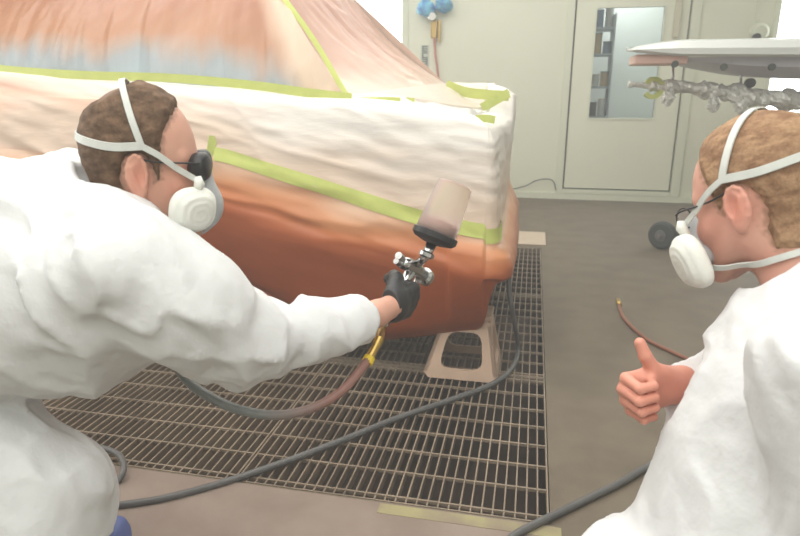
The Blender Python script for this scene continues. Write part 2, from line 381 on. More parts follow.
# ------------------------------------------------------------------ the masked car
YC, XE = 2.20, -0.082
YF = 3.87
car = empty('car', (-1.9, 3.0, 0), 'car tail wrapped in white paper and film with orange painted bumper', 'car')
# outline columns: side from x=-4.2 to the corner, round the corner, along the rear face
cols = []   # (x, y, nx, ny, side?)
R = 0.075
for x in np.concatenate([np.linspace(-3.6, -2.3, 14)[:-1], np.linspace(-2.3, XE-R, 130)]): cols.append((x, YC, 0, 1.0))
for k in range(1, 15):
    a = math.pi/2*k/15; cols.append((XE-R+R*math.sin(a), YC+R-R*math.cos(a), -math.sin(a), math.cos(a)))
for y in np.linspace(YC+R, YF-R, 46):
    q = (y-YC-R)/(YF-YC-2*R); cols.append((XE+0.012*math.sin(math.pi*q)+0.035*q, y, -1.0, 0.0))
for k in range(1, 10):
    a = math.pi/2*k/9; cols.append((XE+.035-R+R*math.cos(a), YF-R+R*math.sin(a), -math.cos(a), -math.sin(a)))
for x in np.linspace(XE-R, -1.2, 20)[1:]: cols.append((x, YF, 0, -1.0))
cols = np.array(cols)
def row(pxs, off, extra=(), rear=None):
    P = [PY(px, py, YC+off) for px, py in pxs]; L = sorted([(p[0], p[2]) for p in P]+list(extra))
    X = np.array([l[0] for l in L]); Z = np.array([l[1] for l in L])
    z = np.interp(cols[:, 0], X, Z)
    k = np.ones(9)/9; n0 = (cols[:, 3] == 1.0).sum()
    zz = np.pad(z[:n0], 4, mode='edge'); z[:n0] = np.convolve(zz, k, 'valid')
    r = rear if rear is not None else Z[-1]
    z[n0:] = r
    m = min(12, n0)
    return z
rows_ = [
 (0.10, row([(491, 331), (433, 338), (350, 346), (330, 340), (283, 306), (240, 284), (190, 262)], 0.07, [(-1.52, .47), (-1.7, .52), (-1.9, .48), (-2.1, .30), (-2.2, .24), (-3.6, .22)], 0.40)),
 (0.04, row([(491, 318), (433, 325), (350, 332), (330, 327), (283, 297), (240, 275), (190, 254)], 0.03, [(-1.52, .50), (-1.7, .55), (-1.9, .51), (-2.1, .34), (-2.2, .29), (-3.6, .26)], 0.405)),
 (0.0, row([(515, 290), (433, 290), (283, 262), (190, 228)], 0.0, [(-2.2, .6), (-3.6, .58)], 0.43)),
 (-0.012, row([(515, 277), (345, 250), (200, 202)], 0.0, [(-2.2, .70), (-3.6, .70)], None)),
 (0.012, row([(515, 262), (345, 232), (200, 188)], 0.0, [(-2.2, .76), (-3.6, .76)], None)),
 (0.035, row([(507, 240), (455, 228), (410, 217), (215, 153)], 0.035, [(-1.45, .84), (-2.2, .88), (-3.6, .88)], None)),
 (0.05, row([(505, 190), (455, 180), (215, 125), (100, 105)], 0.055, [(-3.6, 1.05)], None)),
 (0.065, row([(503, 140), (380, 120), (215, 105), (0, 90)], 0.07, [(-3.6, 1.17)], None)),
 (0.10, row([(500, 126), (440, 112), (385, 104), (340, 102), (0, 75)], 0.10, [(-3.6, 1.22)], None)),
 (0.16, row([(499, 118.5), (440, 108), (385, 99), (340, 97), (0, 69)], 0.16, [(-3.6, 1.24)], None)),
 (0.25, row([(499, 117.5), (440, 107), (385, 98.5), (340, 96.5), (0, 68)], 0.16, [(-3.6, 1.24)], None)),
]
# step the lower edge at the bumper notch and rise of the far quarter
n0 = int((cols[:, 3] == 1.0).sum())
for j in (0, 1):
    z = rows_[j][1]
    for i in range(n0):
        x = cols[i, 0]
        pass
    z[n0:n0+5] = z[n0-1]
    zz = np.pad(z, 1, mode='edge'); rows_[j][1][:] = np.convolve(zz, np.ones(3)/3, 'valid')
q = np.clip((cols[:, 1]-YC-1.12)/0.12, 0, 1); q = q*q*(3-2*q); q[:n0] = 0
for j, up in ((5, .03), (6, .06), (7, .12), (8, .13), (9, .135), (10, .135)): rows_[j][1][:] = rows_[j][1]+up*q
# on the rear face lift: bumper sits proud of the paper
RO = np.array([r[0]*np.ones(len(cols)) for r in rows_]); RZ = np.array([r[1] for r in rows_])
RO[2:5, n0-8:] += -0.022
qf = np.clip((cols[:, 1]-YC-.15)/1.2, 0, 1)*(np.arange(len(cols)) >= n0)
for j, a_ in ((0, .05), (1, .05), (2, .05), (3, .05), (4, .05), (5, .05), (6, .03)): RO[j] += a_*qf
def surf(i, v):
    """i column index (float), v row param -> point arrays"""
    i = np.asarray(i, float); v = np.asarray(v, float)
    nr = len(RO)
    def rowat(A, jj, ii):
        i0 = np.clip(np.floor(ii).astype(int), 0, len(cols)-2); f = ii-i0
        return A[jj, i0]*(1-f)+A[jj, i0+1]*f
    j = np.clip(np.floor(v).astype(int), 0, nr-2); t = v-j
    def cr(A):
        a = rowat(A, np.clip(j-1, 0, nr-1), i); b_ = rowat(A, j, i); c = rowat(A, j+1, i); d_ = rowat(A, np.clip(j+2, 0, nr-1), i)
        return b_+0.5*t*((c-a)+t*((2*a-5*b_+4*c-d_)+t*(3*b_-a-3*c+d_)))
    off = cr(RO); z = cr(RZ)
    C = cols.T; i0 = np.clip(np.floor(i).astype(int), 0, len(cols)-2); f = i-i0
    c = [C[q][i0]*(1-f)+C[q][i0+1]*f for q in range(4)]
    nl = np.hypot(c[2], c[3])+1e-9
    X_ = c[0]+c[2]/nl*off; Y_ = np.maximum(c[1]+c[3]/nl*off, YC+off); X_ = np.where(i < n0+14, np.minimum(X_, XE-off), X_); X_ = np.where(i > n0+50, np.minimum(X_, XE+.035-off), X_); Y_ = np.where(i > n0+14, np.minimum(Y_, YF-off), Y_)
    return np.stack([X_, Y_, z], -1), np.stack([-c[2]/nl, -c[3]/nl, 0*z], -1)
def wrk(P, v):
    """wrinkle height along outward normal"""
    up = np.clip((v-3.0)/2.0, 0, 1); f1 = fbm(np.stack([P[:, 0]*2.2+P[:, 2]*1.0, P[:, 1]*3, P[:, 2]*9+P[:, 0]*1.8], -1), 3)
    f2 = fbm(np.stack([P[:, 0]*4.5+9, P[:, 1]*6, P[:, 2]*22+P[:, 0]*5], -1), 2)
    ridge = (1-np.abs(2*f1-1)*2.2)
    band = np.exp(-((v-3.7)/0.9)**2)
    return np.where(P[:, 1] > YC+.2, .35, 1.0)*(up*0.015+band*0.010)*ridge*np.clip((10.1-v), 0, 1)+(f2-0.5)*(0.004+band*0.012+up*0.004)
def srf_mesh(i0, i1, v0, v1, ni, nv, out=0.0, wr=True):
    I, Vv = np.meshgrid(np.linspace(i0, i1, ni), np.linspace(v0, v1, nv), indexing='ij'); I = I.ravel(); Vv = Vv.ravel()
    P, Nn = surf(I, Vv)
    if wr: P = P+Nn*(wrk(P, Vv)+out)[:, None]
    else: P = P+Nn*out
    Fc = [(a*nv+b_, (a+1)*nv+b_, (a+1)*nv+b_+1, a*nv+b_+1) for a in range(ni-1) for b_ in range(nv-1)]
    return P, Fc, Vv
def lerpc(v, stops):
    X = [s[0] for s in stops]; C = np.array([s[1][:3] for s in stops])
    return np.stack([np.interp(v, X, C[:, k]) for k in range(3)], -1)
ORG = [(0, srgb(158, 80, 42)), (0.9, srgb(152, 76, 40)), (2.4, srgb(152, 76, 38)), (3.2, srgb(166, 88, 48)), (3.8, srgb(188, 112, 68)), (4.4, srgb(210, 146, 104)), (5.0, srgb(232, 196, 168))]
P, Fc, Vv = srf_mesh(0, len(cols)-1, 0.0, 5.0, 420, 70)
nz = fbm(P*np.array([3, 3, 12]), 3)-0.5
C = lerpc(Vv+nz*1.1*np.clip(Vv-1.5, 0, 1), ORG)
mesh('bumper_panel', P, Fc, MT['body'], car, col=C, label='orange painted lower body and bumper')
PAP = [(5.0, srgb(222, 198, 178)), (5.8, srgb(224, 206, 190)), (6.6, srgb(230, 224, 217)), (9, srgb(231, 228, 222))]
P, Fc, Vv = srf_mesh(0, len(cols)-1, 5.0, 10.0, 420, 75)
nz = fbm(P*np.array([2, 2, 9])+5, 3)-0.5
lf_ = np.clip((-0.9-P[:, 0])/0.8, 0, 1)*(P[:, 1] < 2.5)
C = lerpc(Vv+nz*1.4-0.9*lf_, PAP)
pe = srgb(226, 176, 150); st_ = np.clip((fbm(np.stack([P[:, 0]*1.2, P[:, 1]*0, P[:, 2]*14+P[:, 0]*1.5], -1)+3, 2)-0.5)*5, 0, 1)*lf_*0.8
C = C*(1-st_[:, None])+np.array(pe[:3])*st_[:, None]
mesh('masking_paper', P, Fc, MT['paper'], car, col=C, label='white masking paper over the quarter panel')
# deck between near and far quarters
NX, NY = 60, 60; V = []
hi_near = RZ[9]; xx = np.linspace(-1.25, XE-0.15, NX)
zn = np.interp(xx, cols[:n0, 0], RZ[9][:n0]); zf = RZ[9][-1]
I = []
for a in range(NX):
    for b_ in range(NY):
        tt = b_/(NY-1); y = YC+0.155+tt*(YF-YC-0.31); tz = min(1, max(0, (y-YC-1.12)/.12)); tz = tz*tz*(3-2*tz)
        V.append((xx[a], y, zn[a]*(1-tz)+zf*tz-0.02*math.sin(math.pi*tt)))
V = np.array(V); V[:, 2] += 0.010+0.012*(1-2*np.abs(fbm(V*np.array([9, 3, 1]), 3)-0.5)*2)-0.004
Fc = [(a*NY+b_, (a+1)*NY+b_, (a+1)*NY+b_+1, a*NY+b_+1) for a in range(NX-1) for b_ in range(NY-1)]
# skirt round the lid so the sheet has turned-down edges
def skirt():
    ring = [a*NY for a in range(NX)]+[(NX-1)*NY+b_ for b_ in range(1, NY)]+[a*NY+NY-1 for a in range(NX-2, -1, -1)]+[b_ for b_ in range(NY-2, 0, -1)]
    n = len(ring); W_ = [V[k]-np.array([0, 0, .12]) for k in ring]
    return W_, [(ring[i], len(V)+i, len(V)+(i+1) % n, ring[(i+1) % n]) for i in range(n)]
W_, FS = skirt(); V = np.vstack([V, W_]); Fc = Fc+FS
# rear lip that closes the corner gap
V2 = []; m_ = 24
edge = surf(np.arange(n0-1., len(cols)-1), np.full(len(cols)-n0, 9.0))[0]
cen = np.array([XE-0.16, 0, 0])
for p in edge:
    yy_ = min(max(p[1], YC+0.155), YF-0.155); k = (yy_-(YC+0.155))/(YF-YC-0.31); kz = min(1, max(0, (yy_-YC-1.12)/.12)); kz = kz*kz*(3-2*kz)
    qz = zn[-1]*(1-kz)+zf*kz-0.02*math.sin(math.pi*k)
    V2 += [p, (min(XE-0.155, max(p[0], -1.2)) if p[1] > YF-.3 else XE-0.155, yy_, qz)]
F2 = [(2*i, 2*i+2, 2*i+3, 2*i+1) for i in range(len(edge)-1)]
b = MB().add(V, Fc).add(V2, F2)
cc = np.tile(np.array(srgb(231, 228, 221)[:3]), (len(b.V), 1))
b.build('trunk_cover', MT['paper'], car, smooth=True, col=cc, label='white paper over the boot lid')
# cabin film
A0 = PY(350, 96, YC+0.22); A1 = PY(286, 0, YC+0.42); A1 = A1+(A1-A0)*0.12
D0 = PY(446, 84, YF-0.30); D1 = PY(356, 0, YF-0.42); D1 = D1+(D1-D0)*0.12
zr = A1[2]; fx0 = -3.6
def grid(fn, nu, nv):
    P = np.array([fn(a/(nu-1), b_/(nv-1)) for a in range(nu) for b_ in range(nv)])
    return P, [(a*nv+b_, (a+1)*nv+b_, (a+1)*nv+b_+1, a*nv+b_+1) for a in range(nu-1) for b_ in range(nv-1)]
def sidef(u_, v_):
    xe = A0[0]*(1-v_)+A1[0]*v_; x = fx0*(1-u_)+xe*u_
    zb = np.interp(x, cols[:n0, 0], RZ[9][:n0]); bow = 0.03*math.sin(math.pi*v_)
    return (x, (YC+0.165)*(1-v_)+(A1[1])*v_-bow, zb*(1-v_)+zr*v_)
P, Fc = grid(sidef, 260, 50)
u_ = np.repeat(np.arange(260)/259, 50); v_ = np.tile(np.arange(50)/49, 260)
# sagging vertical pleats that gather at the top
g1 = fbm(np.stack([P[:, 0]*11+P[:, 2]*2.5, P[:, 2]*1.6, P[:, 2]*0], -1), 3); g2 = fbm(np.stack([P[:, 0]*5-P[:, 2]*4, P[:, 2]*3, P[:, 2]*0+4], -1), 3)
P[:, 1] -= ((1-np.abs(2*g1-1)*2)*0.014+(g2-0.5)*0.03)*np.sin(np.pi*np.clip(v_, 0.02, 0.98))**0.5
vv = v_+(g2-0.5)*0.3+(g1-0.5)*0.35
C = lerpc(vv, [(0, srgb(148, 160, 166)), (0.2, srgb(150, 156, 160)), (0.36, srgb(166, 142, 128)), (0.5, srgb(170, 122, 92)), (1, srgb(156, 102, 74))])
cr_ = np.clip((P[:, 0]-(A0[0]-0.24-0.25*v_))/0.1, 0, 1)[:, None]; C = C*(1-cr_)+np.array(srgb(206, 182, 160)[:3])*cr_
S1 = (P, Fc, C)
def rearf(u_, v_):
    a = A0*(1-v_)+A1*v_; d_ = D0*(1-v_)+D1*v_; p = a*(1-u_)+d_*u_
    return p+np.array([0.10*math.sin(math.pi*u_)*(1-v_*0.4), 0, 0.02*math.sin(math.pi*u_)-0.05*math.sin(math.pi*v_)])
P, Fc = grid(rearf, 90, 60)
u_ = np.repeat(np.arange(90)/89, 60); v_ = np.tile(np.arange(60)/59, 90)
g1 = fbm(np.stack([u_*14+v_*3, v_*2.0, u_*0], -1), 3); wv_ = np.clip(v_*8, 0, 1)*np.clip((1-v_)*8, 0, 1)*np.sin(np.pi*np.clip(u_, .0, 1)); P[:, 0] += (1-np.abs(2*g1-1)*2)*0.022*wv_; P[:, 2] += (g1-.5)*.02*wv_
C = lerpc(v_+(g1-.5)*.6, [(0, srgb(218, 198, 180)), (0.35, srgb(200, 164, 146)), (0.8, srgb(176, 134, 116)), (1, srgb(168, 126, 108))])
S2 = (P, Fc, C)
def rooff(u_, v_):
    xe = A1[0]*(1-u_)+D1[0]*u_; x = xe*(1-v_)+fx0*v_
    return (x, A1[1]*(1-u_)+D1[1]*u_, zr*(1-u_)+D1[2]*u_+0.03*math.sin(math.pi*u_))
P, Fc = grid(rooff, 20, 20); S3 = (P, Fc, np.tile(np.array(srgb(210, 150, 120)[:3]), (len(P), 1)))
def apron(u_, v_):      # film running down from the rear window over the boot lid
    a = A0*(1-u_)+D0*u_
    zd = 1.0
    x = a[0]+0.10*math.sin(math.pi*u_)+v_*0.24
    k = (a[1]-(YC+0.155))/(YF-YC-0.31); kz = min(1, max(0, (a[1]-YC-1.12)/.12)); kz = kz*kz*(3-2*kz)
    zt = np.interp(x, cols[:n0, 0], RZ[9][:n0])*(1-kz)+zf*kz-0.02*math.sin(math.pi*k)
    s_ = (1-v_)**1.6
    return (x, a[1], (a[2]+0.02*math.sin(math.pi*u_))*s_+(zt+0.018)*(1-s_)-(.07 if v_ > .999 else 0))
P, Fc = grid(apron, 60, 30); vv_ = np.tile(np.arange(30)/29, 60); g1 = fbm(P*9, 3); P[:, 2] += (g1-.5)*.02*np.clip(vv_*4, 0, 1)*np.clip((1-vv_)*4, 0, 1)+.004*np.clip(vv_*4, 0, 1)
ap0 = P[:30]; P_s = [p for q_ in ap0 for p in (q_+np.array([0, 0, .001]), np.array([q_[0]-.01, YC+.125, np.interp(q_[0], cols[:n0, 0], RZ[9][:n0])-.012]))]
S5 = (np.array(P_s), [(2*i, 2*i+2, 2*i+3, 2*i+1) for i in range(29)], np.tile(np.array(srgb(216, 208, 190)[:3]), (60, 1)))
S4 = (P, Fc, np.tile(np.array(srgb(218, 206, 192)[:3]), (len(P), 1)))
b = MB(); CC = []
for P, Fc, C in (S1, S2, S3, S4, S5): b.add(P, Fc); CC.append(C)
b.build('masking_film', MT['film'], car, smooth=True, col=np.vstack(CC), label='pleated film over the windows with orange and bluish overspray')
def far_side(u_, v_):
    x0_, x1_ = D0[0], D1[0]
    return ((x0_*(1-v_)+x1_*v_)*(1-u_)+fx0*u_, D0[1]*(1-v_)+D1[1]*v_, (D0[2]*(1-v_)+D1[2]*v_))
P, Fc = grid(far_side, 10, 8); mesh('far_window_film', P, Fc, MT['film'], car, col=np.tile(np.array(srgb(225, 200, 185)[:3]), (len(P), 1)))
# dark boxes added in the body to block light, open at the wheel
b = MB().box((-3.55, YC+0.14, 0.30), (-2.2, YF-0.14, 0.9)).box((-1.25, YC+0.13, 0.45), (XE-0.14, YF-0.16, 0.86)).box((-2.2, YC+0.35, 0.42), (-1.2, YF-0.35, 0.86)).box((-1.05, YC+0.5, 0.26), (-0.35, YF-0.5, 0.45))
b.build('light_block', MT['dark'], car)
MB().lathe([(0, 0.06), (0.05, 0.11), (0.07, 0.11), (0.09, 0.05)], (-1.5, YC+0.34, 0.35), (0, -1, 0), 20).build('wheel_hub', MT['stand'], car, smooth=False)
# lip of the wheel arch
I = np.linspace(13+20, n0-26, 120); P, Nn = surf(I, np.full(120, 0.12)); P = P+Nn*0.006
sel = (P[:, 0] > -2.12) & (P[:, 0] < -0.78)
MB().tube(P[sel], 0.011, 8).build('arch_lip', mat('orange_lip', srgb(190, 104, 66), 0.35), car, smooth=True)
# tape strips on the body
def tape_on(i0, i1, v0, v1, name='masking_tape', ni=160, nv=5, wav=0.0, lab=None):
    P, Fc, _ = srf_mesh(i0, i1, v0, v1, ni, nv, out=0.0035)
    return mesh(name, P, Fc, MT['tape'], car)
def col_at(x): return float(np.interp(x, cols[:n0, 0], np.arange(n0)))
xt = PY(215, 155, YC+.03)[0]
tape_on(col_at(xt), n0+20, 4.86, 5.26)
def tape_pts(pts, wd, off=(0, -0.004, 0.004), n=10):
    P = spline(pts, n)+np.array(off); T = np.gradient(P, axis=0); T /= np.linalg.norm(T, axis=1)[:, None]
    V = []; Fc = []
    vw = P-CAM
    for i in range(len(P)):
        s_ = np.cross(T[i], vw[i]); s_ /= np.linalg.norm(s_); nn = np.cross(s_, T[i])
        V += [P[i]-s_*wd/2, P[i]+s_*wd/2, P[i]+s_*wd/2+nn*0.0008, P[i]-s_*wd/2+nn*0.0008]
    for i in range(len(P)-1):
        for k in range(4): Fc.append((4*i+k, 4*i+(k+1) % 4, 4*i+4+(k+1) % 4, 4*i+4+k))
    return mesh('masking_tape', V, Fc, MT['tape'], car, smooth=False)
def on_surf(pts, lift=0.012):
    out = []
    for px, py, off in pts: out.append(PY(px, py, YC+off-lift))
    return out
tape_pts(on_surf([(214, 137, .05), (211, 155, .04), (208, 186, .03)], .018), 0.032)
tape_pts(on_surf([(-60, 63, .15), (0, 70, .15), (80, 76, .15), (170, 79, .15), (250, 86, .15), (310, 94, .15), (352, 99, .16)], .035), 0.034)
tape_pts(on_surf([(352, 101, .2), (385, 100, .2), (415, 101, .22)], .05), 0.014)
tape_pts([A1-[0, .03, 0], A0*.5+A1*.5-[-0.012, .03, 0], A0-[0, .05, 0]], 0.022)
tape_pts([PY(476, 120, YC+.13), PY(486, 119.5, YC+.13), PY(495, 121, YC+.13)], 0.028)
tape_pts([PY(446, 85, 3.27), PY(465, 92, 3.27), PY(490, 95, 3.27), PY(509, 96, 3.27)], 0.05, off=(0.0, 0, 0.0))
tape_pts([PY(509, 93, 3.265), PY(496, 100, 3.25), PY(482, 108, 3.1)], 0.045, off=(0.0, 0, 0.0))


# ------------------------------------------------------------------ wall regulator
rg = empty('air_regulator', PY(435, 20, YW), 'wall air regulator wrapped in blue rag with white round gauge', 'regulator')
gp = PY(433, 17, YW-.07)
V, Fc = [], []
def blob(c, r, nz, seed, nu=26, nv=18):
    V = []; c = np.asarray(c)
    for i in range(nv+1):
        for j in range(nu):
            th = math.pi*i/nv; ph = 2*math.pi*j/nu; dvec = np.array([math.sin(th)*math.cos(ph), math.sin(th)*math.sin(ph), math.cos(th)])
            V.append(dvec)
    V = np.array(V); k = 1+nz*(fbm(V*2.3+seed, 3)-.5)*2
    Fc = [(i*nu+j, i*nu+(j+1) % nu, (i+1)*nu+(j+1) % nu, (i+1)*nu+j) for i in range(nv) for j in range(nu)]
    return c+V*np.asarray(r)*k[:, None], Fc
MB().add(*blob(PY(426, 8, YW-.09), (.085, .07, .08), .5, 3)).add(*blob(PY(443, 4, YW-.09), (.09, .07, .085), .55, 9)).build('blue_rag', MT['blue'], rg, smooth=True)
MB().lathe([(-.03, .045), (.02, .045), (.025, .04)], gp+np.array([0, -.03, 0]), (0, -1, 0), 24).build('gauge_case', MT['chrome'], rg)
MB().lathe([(.026, .036), (.028, .036)], gp+np.array([0, -.03, 0]), (0, -1, 0), 24).build('gauge_dial', CANS[4], rg)
MB().box((-.035, 0, -.16), (.035, .05, .02), np.eye(3), PY(434, 22, YW-.06)).build('filter_bowl', MT['brass'], rg, bevel=.01)
MB().box((.0, 0, -.2), (.03, .03, .02), np.eye(3), PY(438, 22, YW-.06)).build('drain_valve', MT['brass'], rg, bevel=.006)
MB().tube(spline([PY(434, 26, YW-.04), PY(435, 50, YW-.04), PY(438, 75, YW-.05), PY(442, 110, YW-.05), PY(450, 190, YW-.05)], 8), .012, 8).build('hose_tube', MT['redhose'], rg, smooth=True)
lb = empty('wall_sign', PY(425, 58, YW), 'narrow upright label with dark letters below the regulator', 'sign')
a, c = PY(421, 45, YW), PY(429, 72, YW)
MB().box((a[0], YW-.008, c[2]), (c[0], YW-.0005, a[2])).build('sign_plate', MT['label'], lb)
b = MB(); hh = (a[2]-c[2]); wd = c[0]-a[0]
for k, g in enumerate(('E', 'C', 'S', 'F')):
    z1 = a[2]-hh*(.06+.235*k); s_ = hh*.17; x0 = a[0]+wd*.18; x1 = a[0]+wd*.82; t_ = s_*.24
    bars = {'E': ((0, 1, 0, t_), (0, 1, .5, t_), (0, 1, 1, t_)), 'C': ((0, 1, 0, t_), (0, 1, 1, t_)), 'S': ((0, 1, 0, t_), (0, 1, .5, t_), (0, 1, 1, t_)), 'F': ((0, 1, 0, t_), (0, 1, .5, t_))}[g]
    for u0, u1, v0, t in bars: b.box((x0, YW-.0095, z1-v0*s_-t/2), (x1, YW-.0081, z1-v0*s_+t/2))
    b.box((x0 if k != 2 else x1-.012, YW-.0095, z1-s_), (x0+.012 if k != 2 else x1, YW-.0081, z1))
b.build('lettering', MT['ink'], lb)

# ------------------------------------------------------------------ stand with the white panel, foil arm, wheel
DP = 4.0
def at(px, py, y=DP): return PY(px, py, y)
pn = empty('painted_panel', at(760, 50), 'long white car panel lying flat on the rack at upper right', 'panel')
# cross section extruded along x with tapered left tip
xa = at(628, 50)[0]; xb = xa+1.9
sec = []
nst = 40; V = []; m_ = 8
for i in range(nst+1):
    t = i/nst; x = xa+(xb-xa)*t; k = min(1, t/0.16)**0.6
    zt = 1.33+ (at(700, 41)[2]-1.33)*1.0; zb = at(640, 56)[2]; zb = zb - 0.02*t
    zm = at(628, 51)[2]
    top = zm+(at(700, 40)[2]-zm)*k; bot = zm+(zb-0.012*t-zm)*min(1, k)
    yb = DP+0.85*k+0.06
    V += [(x, DP, bot), (x, DP-0.025, bot+.012), (x, DP-0.03, (top+bot)/2), (x, DP+.02, top), (x, DP+.1, top+.012), (x, yb, top+.02), (x, yb, top-.0), (x, DP+.1, bot+.03)]
Fc = [(i*m_+j, i*m_+(j+1) % m_, (i+1)*m_+(j+1) % m_, (i+1)*m_+j) for i in range(nst) for j in range(m_)]+[tuple(range(m_)), tuple(nst*m_+j for j in range(m_))[::-1]]
MB().add(V, Fc).build('outer_skin', MT['panel'], pn, smooth=False)
zb = at(660, 57)[2]
def underp(x0, x1, y0, y1, z0, z1, m, nm, t=.05):
    b = MB(); n = 24; V = []
    for i in range(n+1):
        u_ = i/n; x = x0+(x1-x0)*u_; e_ = math.sin(math.pi*min(1, u_*2.2)/2) if u_ < .4545 else 1
        V += [(x, y0, z0+.02), (x, y0+.02, z0-(z0-z1)*e_*.4), (x, y0+.25*(y1-y0), z1*e_+z0*(1-e_)), (x, y1, z1*e_+z0*(1-e_)+.02), (x, y1, z0+.03)]
    Fc = [(i*5+j, i*5+(j+1) % 5, (i+1)*5+(j+1) % 5, (i+1)*5+j) for i in range(n) for j in range(5)]+[(0, 1, 2, 3, 4), tuple(n*5+j for j in (4, 3, 2, 1, 0))]
    return b.add(V, Fc).build(nm, m, pn, smooth=False)
MB().box((at(636, 60)[0], DP+.04, at(640, 64)[2]), (at(690, 60)[0], DP+.3, at(640, 56)[2]+.012)).build('end_flange', MT['pink'], pn, bevel=.01, label='pinkish end flange')
underp(at(690, 60)[0], xb-.05, DP+.06, DP+.75, at(700, 60)[2], at(780, 79, DP+.2)[2], MT['under'], 'inner_frame')
for px in (675, 724, 772):
    c = at(px, 64 if px < 700 else 67, DP+.045)
    MB().lathe([(-.01, .02), (.006, .02)], c, (0, -1, 0), 12).build('rubber_plug', MT['ink'], pn)
# rack: arm in foil, uprights, base with wheels
YA = DP+.3
rk = empty('panel_rack', at(760, 240, YA), 'foil-wrapped wheeled rack that carries the white panel', 'rack')
P = spline([at(628, 84, YA), at(650, 86, YA), at(680, 87, YA), at(720, 92, YA), at(760, 97, YA), at(800, 101, YA), at(900, 105, YA)], 16)
b = MB(); n = 18; rad = 0.022+0.03*np.clip(fbm(P*np.array([16, 1, 1]), 2), 0, 1); rad[:16] = 0.018
rad = np.where(np.arange(len(P)) > 40, rad+.016, rad)
b.tube(P, rad, n); Vb = np.array(b.V); k = fbm(Vb*26, 3)-.5; cidx = np.repeat(np.arange(len(P)), n); cp = P[np.minimum(cidx, len(P)-1)]
Vb = cp+(Vb[:len(cidx)]-cp)*(1+k[:len(cidx)]*1.3)[:, None]; b.V = [tuple(v) for v in Vb]
b.build('foil_arm', MT['foil'], rk, smooth=False, label='arm wrapped in crumpled foil')
for px, py in ((668, 97), (713, 104), (741, 106)):
    MB().add(*blob(at(px, py, YA-.04), (.035, .03, .05), .6, px)).build('foil_clump', MT['foil'], rk, smooth=False)
for px in (673, 741):
    MB().tube([at(px, 66, YA), at(px, 88, YA)], .008, 8).build('hook_rod', MT['chrome'], rk, smooth=True)
MB().lathe([(-.02, .028), (.02, .028)], at(750, 83, YA-.05), (0, -1, 0), 14).build('clamp_knob', MT['black'], rk)
# ring of green tape on the arm (C-shaped)
c = at(653, 88, YA); P = [c+np.array([math.cos(a)*.05, 0, math.sin(a)*.055]) for a in np.linspace(-2.5, 2.6, 26)]
tg = MB()
for k in range(25):
    pass
b = MB(); V = []
for p in P:
    dr = (p-c)/np.linalg.norm(p-c)
    V += [p-dr*.014+np.array([0, -.03, 0]), p+dr*.014+np.array([0, -.03, 0]), p+dr*.014+np.array([0, .03, 0]), p-dr*.014+np.array([0, .03, 0])]
Fc = [(4*i+j, 4*i+(j+1) % 4, 4*i+4+(j+1) % 4, 4*i+4+j) for i in range(25) for j in range(4)]+[(0, 1, 2, 3), (103, 102, 101, 100)]
tag(b.add(V, Fc).build('tape_ring', MT['tape']), 'torn ring of green masking tape hung on the foil arm', 'tape')
xr = at(860, 100, YA)[0]
MB().tube([(xr, YA, .12), (xr, YA, 1.3)], .025, 12).build('upright', MT['chrome'], rk, smooth=True)
w1 = PZ(661, 249, 0)
wy = w1[1]; wc = np.array([w1[0], wy, .105])
MB().tube([(w1[0]+.05, wy, .12), (xr, wy-.02, .13), (xr+.4, wy-.02, .13)], .02, 10).build('base_bar', MT['hose'], rk, smooth=True)
MB().tube([(xr, YA, .13), (xr, wy, .13)], .02, 10).build('base_bar', MT['hose'], rk, smooth=True)
for cx in (wc, np.array([xr+.42, wy-.02, .105])):
    ax = np.array([-.62, -.78, 0]); ax /= np.linalg.norm(ax)
    wh = MB().lathe([(-.035, .06), (-.035, .085), (-.024, .101), (0, .105), (.024, .101), (.035, .085), (.035, .06)], cx, ax, 28).build('wheel', MT['tyre'], rk, smooth=False)
    MB().lathe([(.030, .045), (.040, .042), (.044, .018), (.052, .012)], cx, ax, 18).build('wheel_hub', MT['hose'], wh)
    MB().lathe([(.0, .014), (.058, .014)], cx, ax, 10).build('axle', MT['chrome'], wh)
kn = PY(760, 32, YW-.05)
e = empty('wall_valve', PY(760, 32, YW), 'small round valve with a black knob on the wall above the white panel', 'valve')
MB().lathe([(-.05, .085), (0, .085), (.02, .06)], kn, (0, -1, 0), 20).build('valve_body', MT['wall2'], e)
MB().lathe([(0, .035), (.05, .035)], kn+np.array([-.04, -.02, -.05]), (0, -1, 0), 16).build('knob', MT['black'], e)

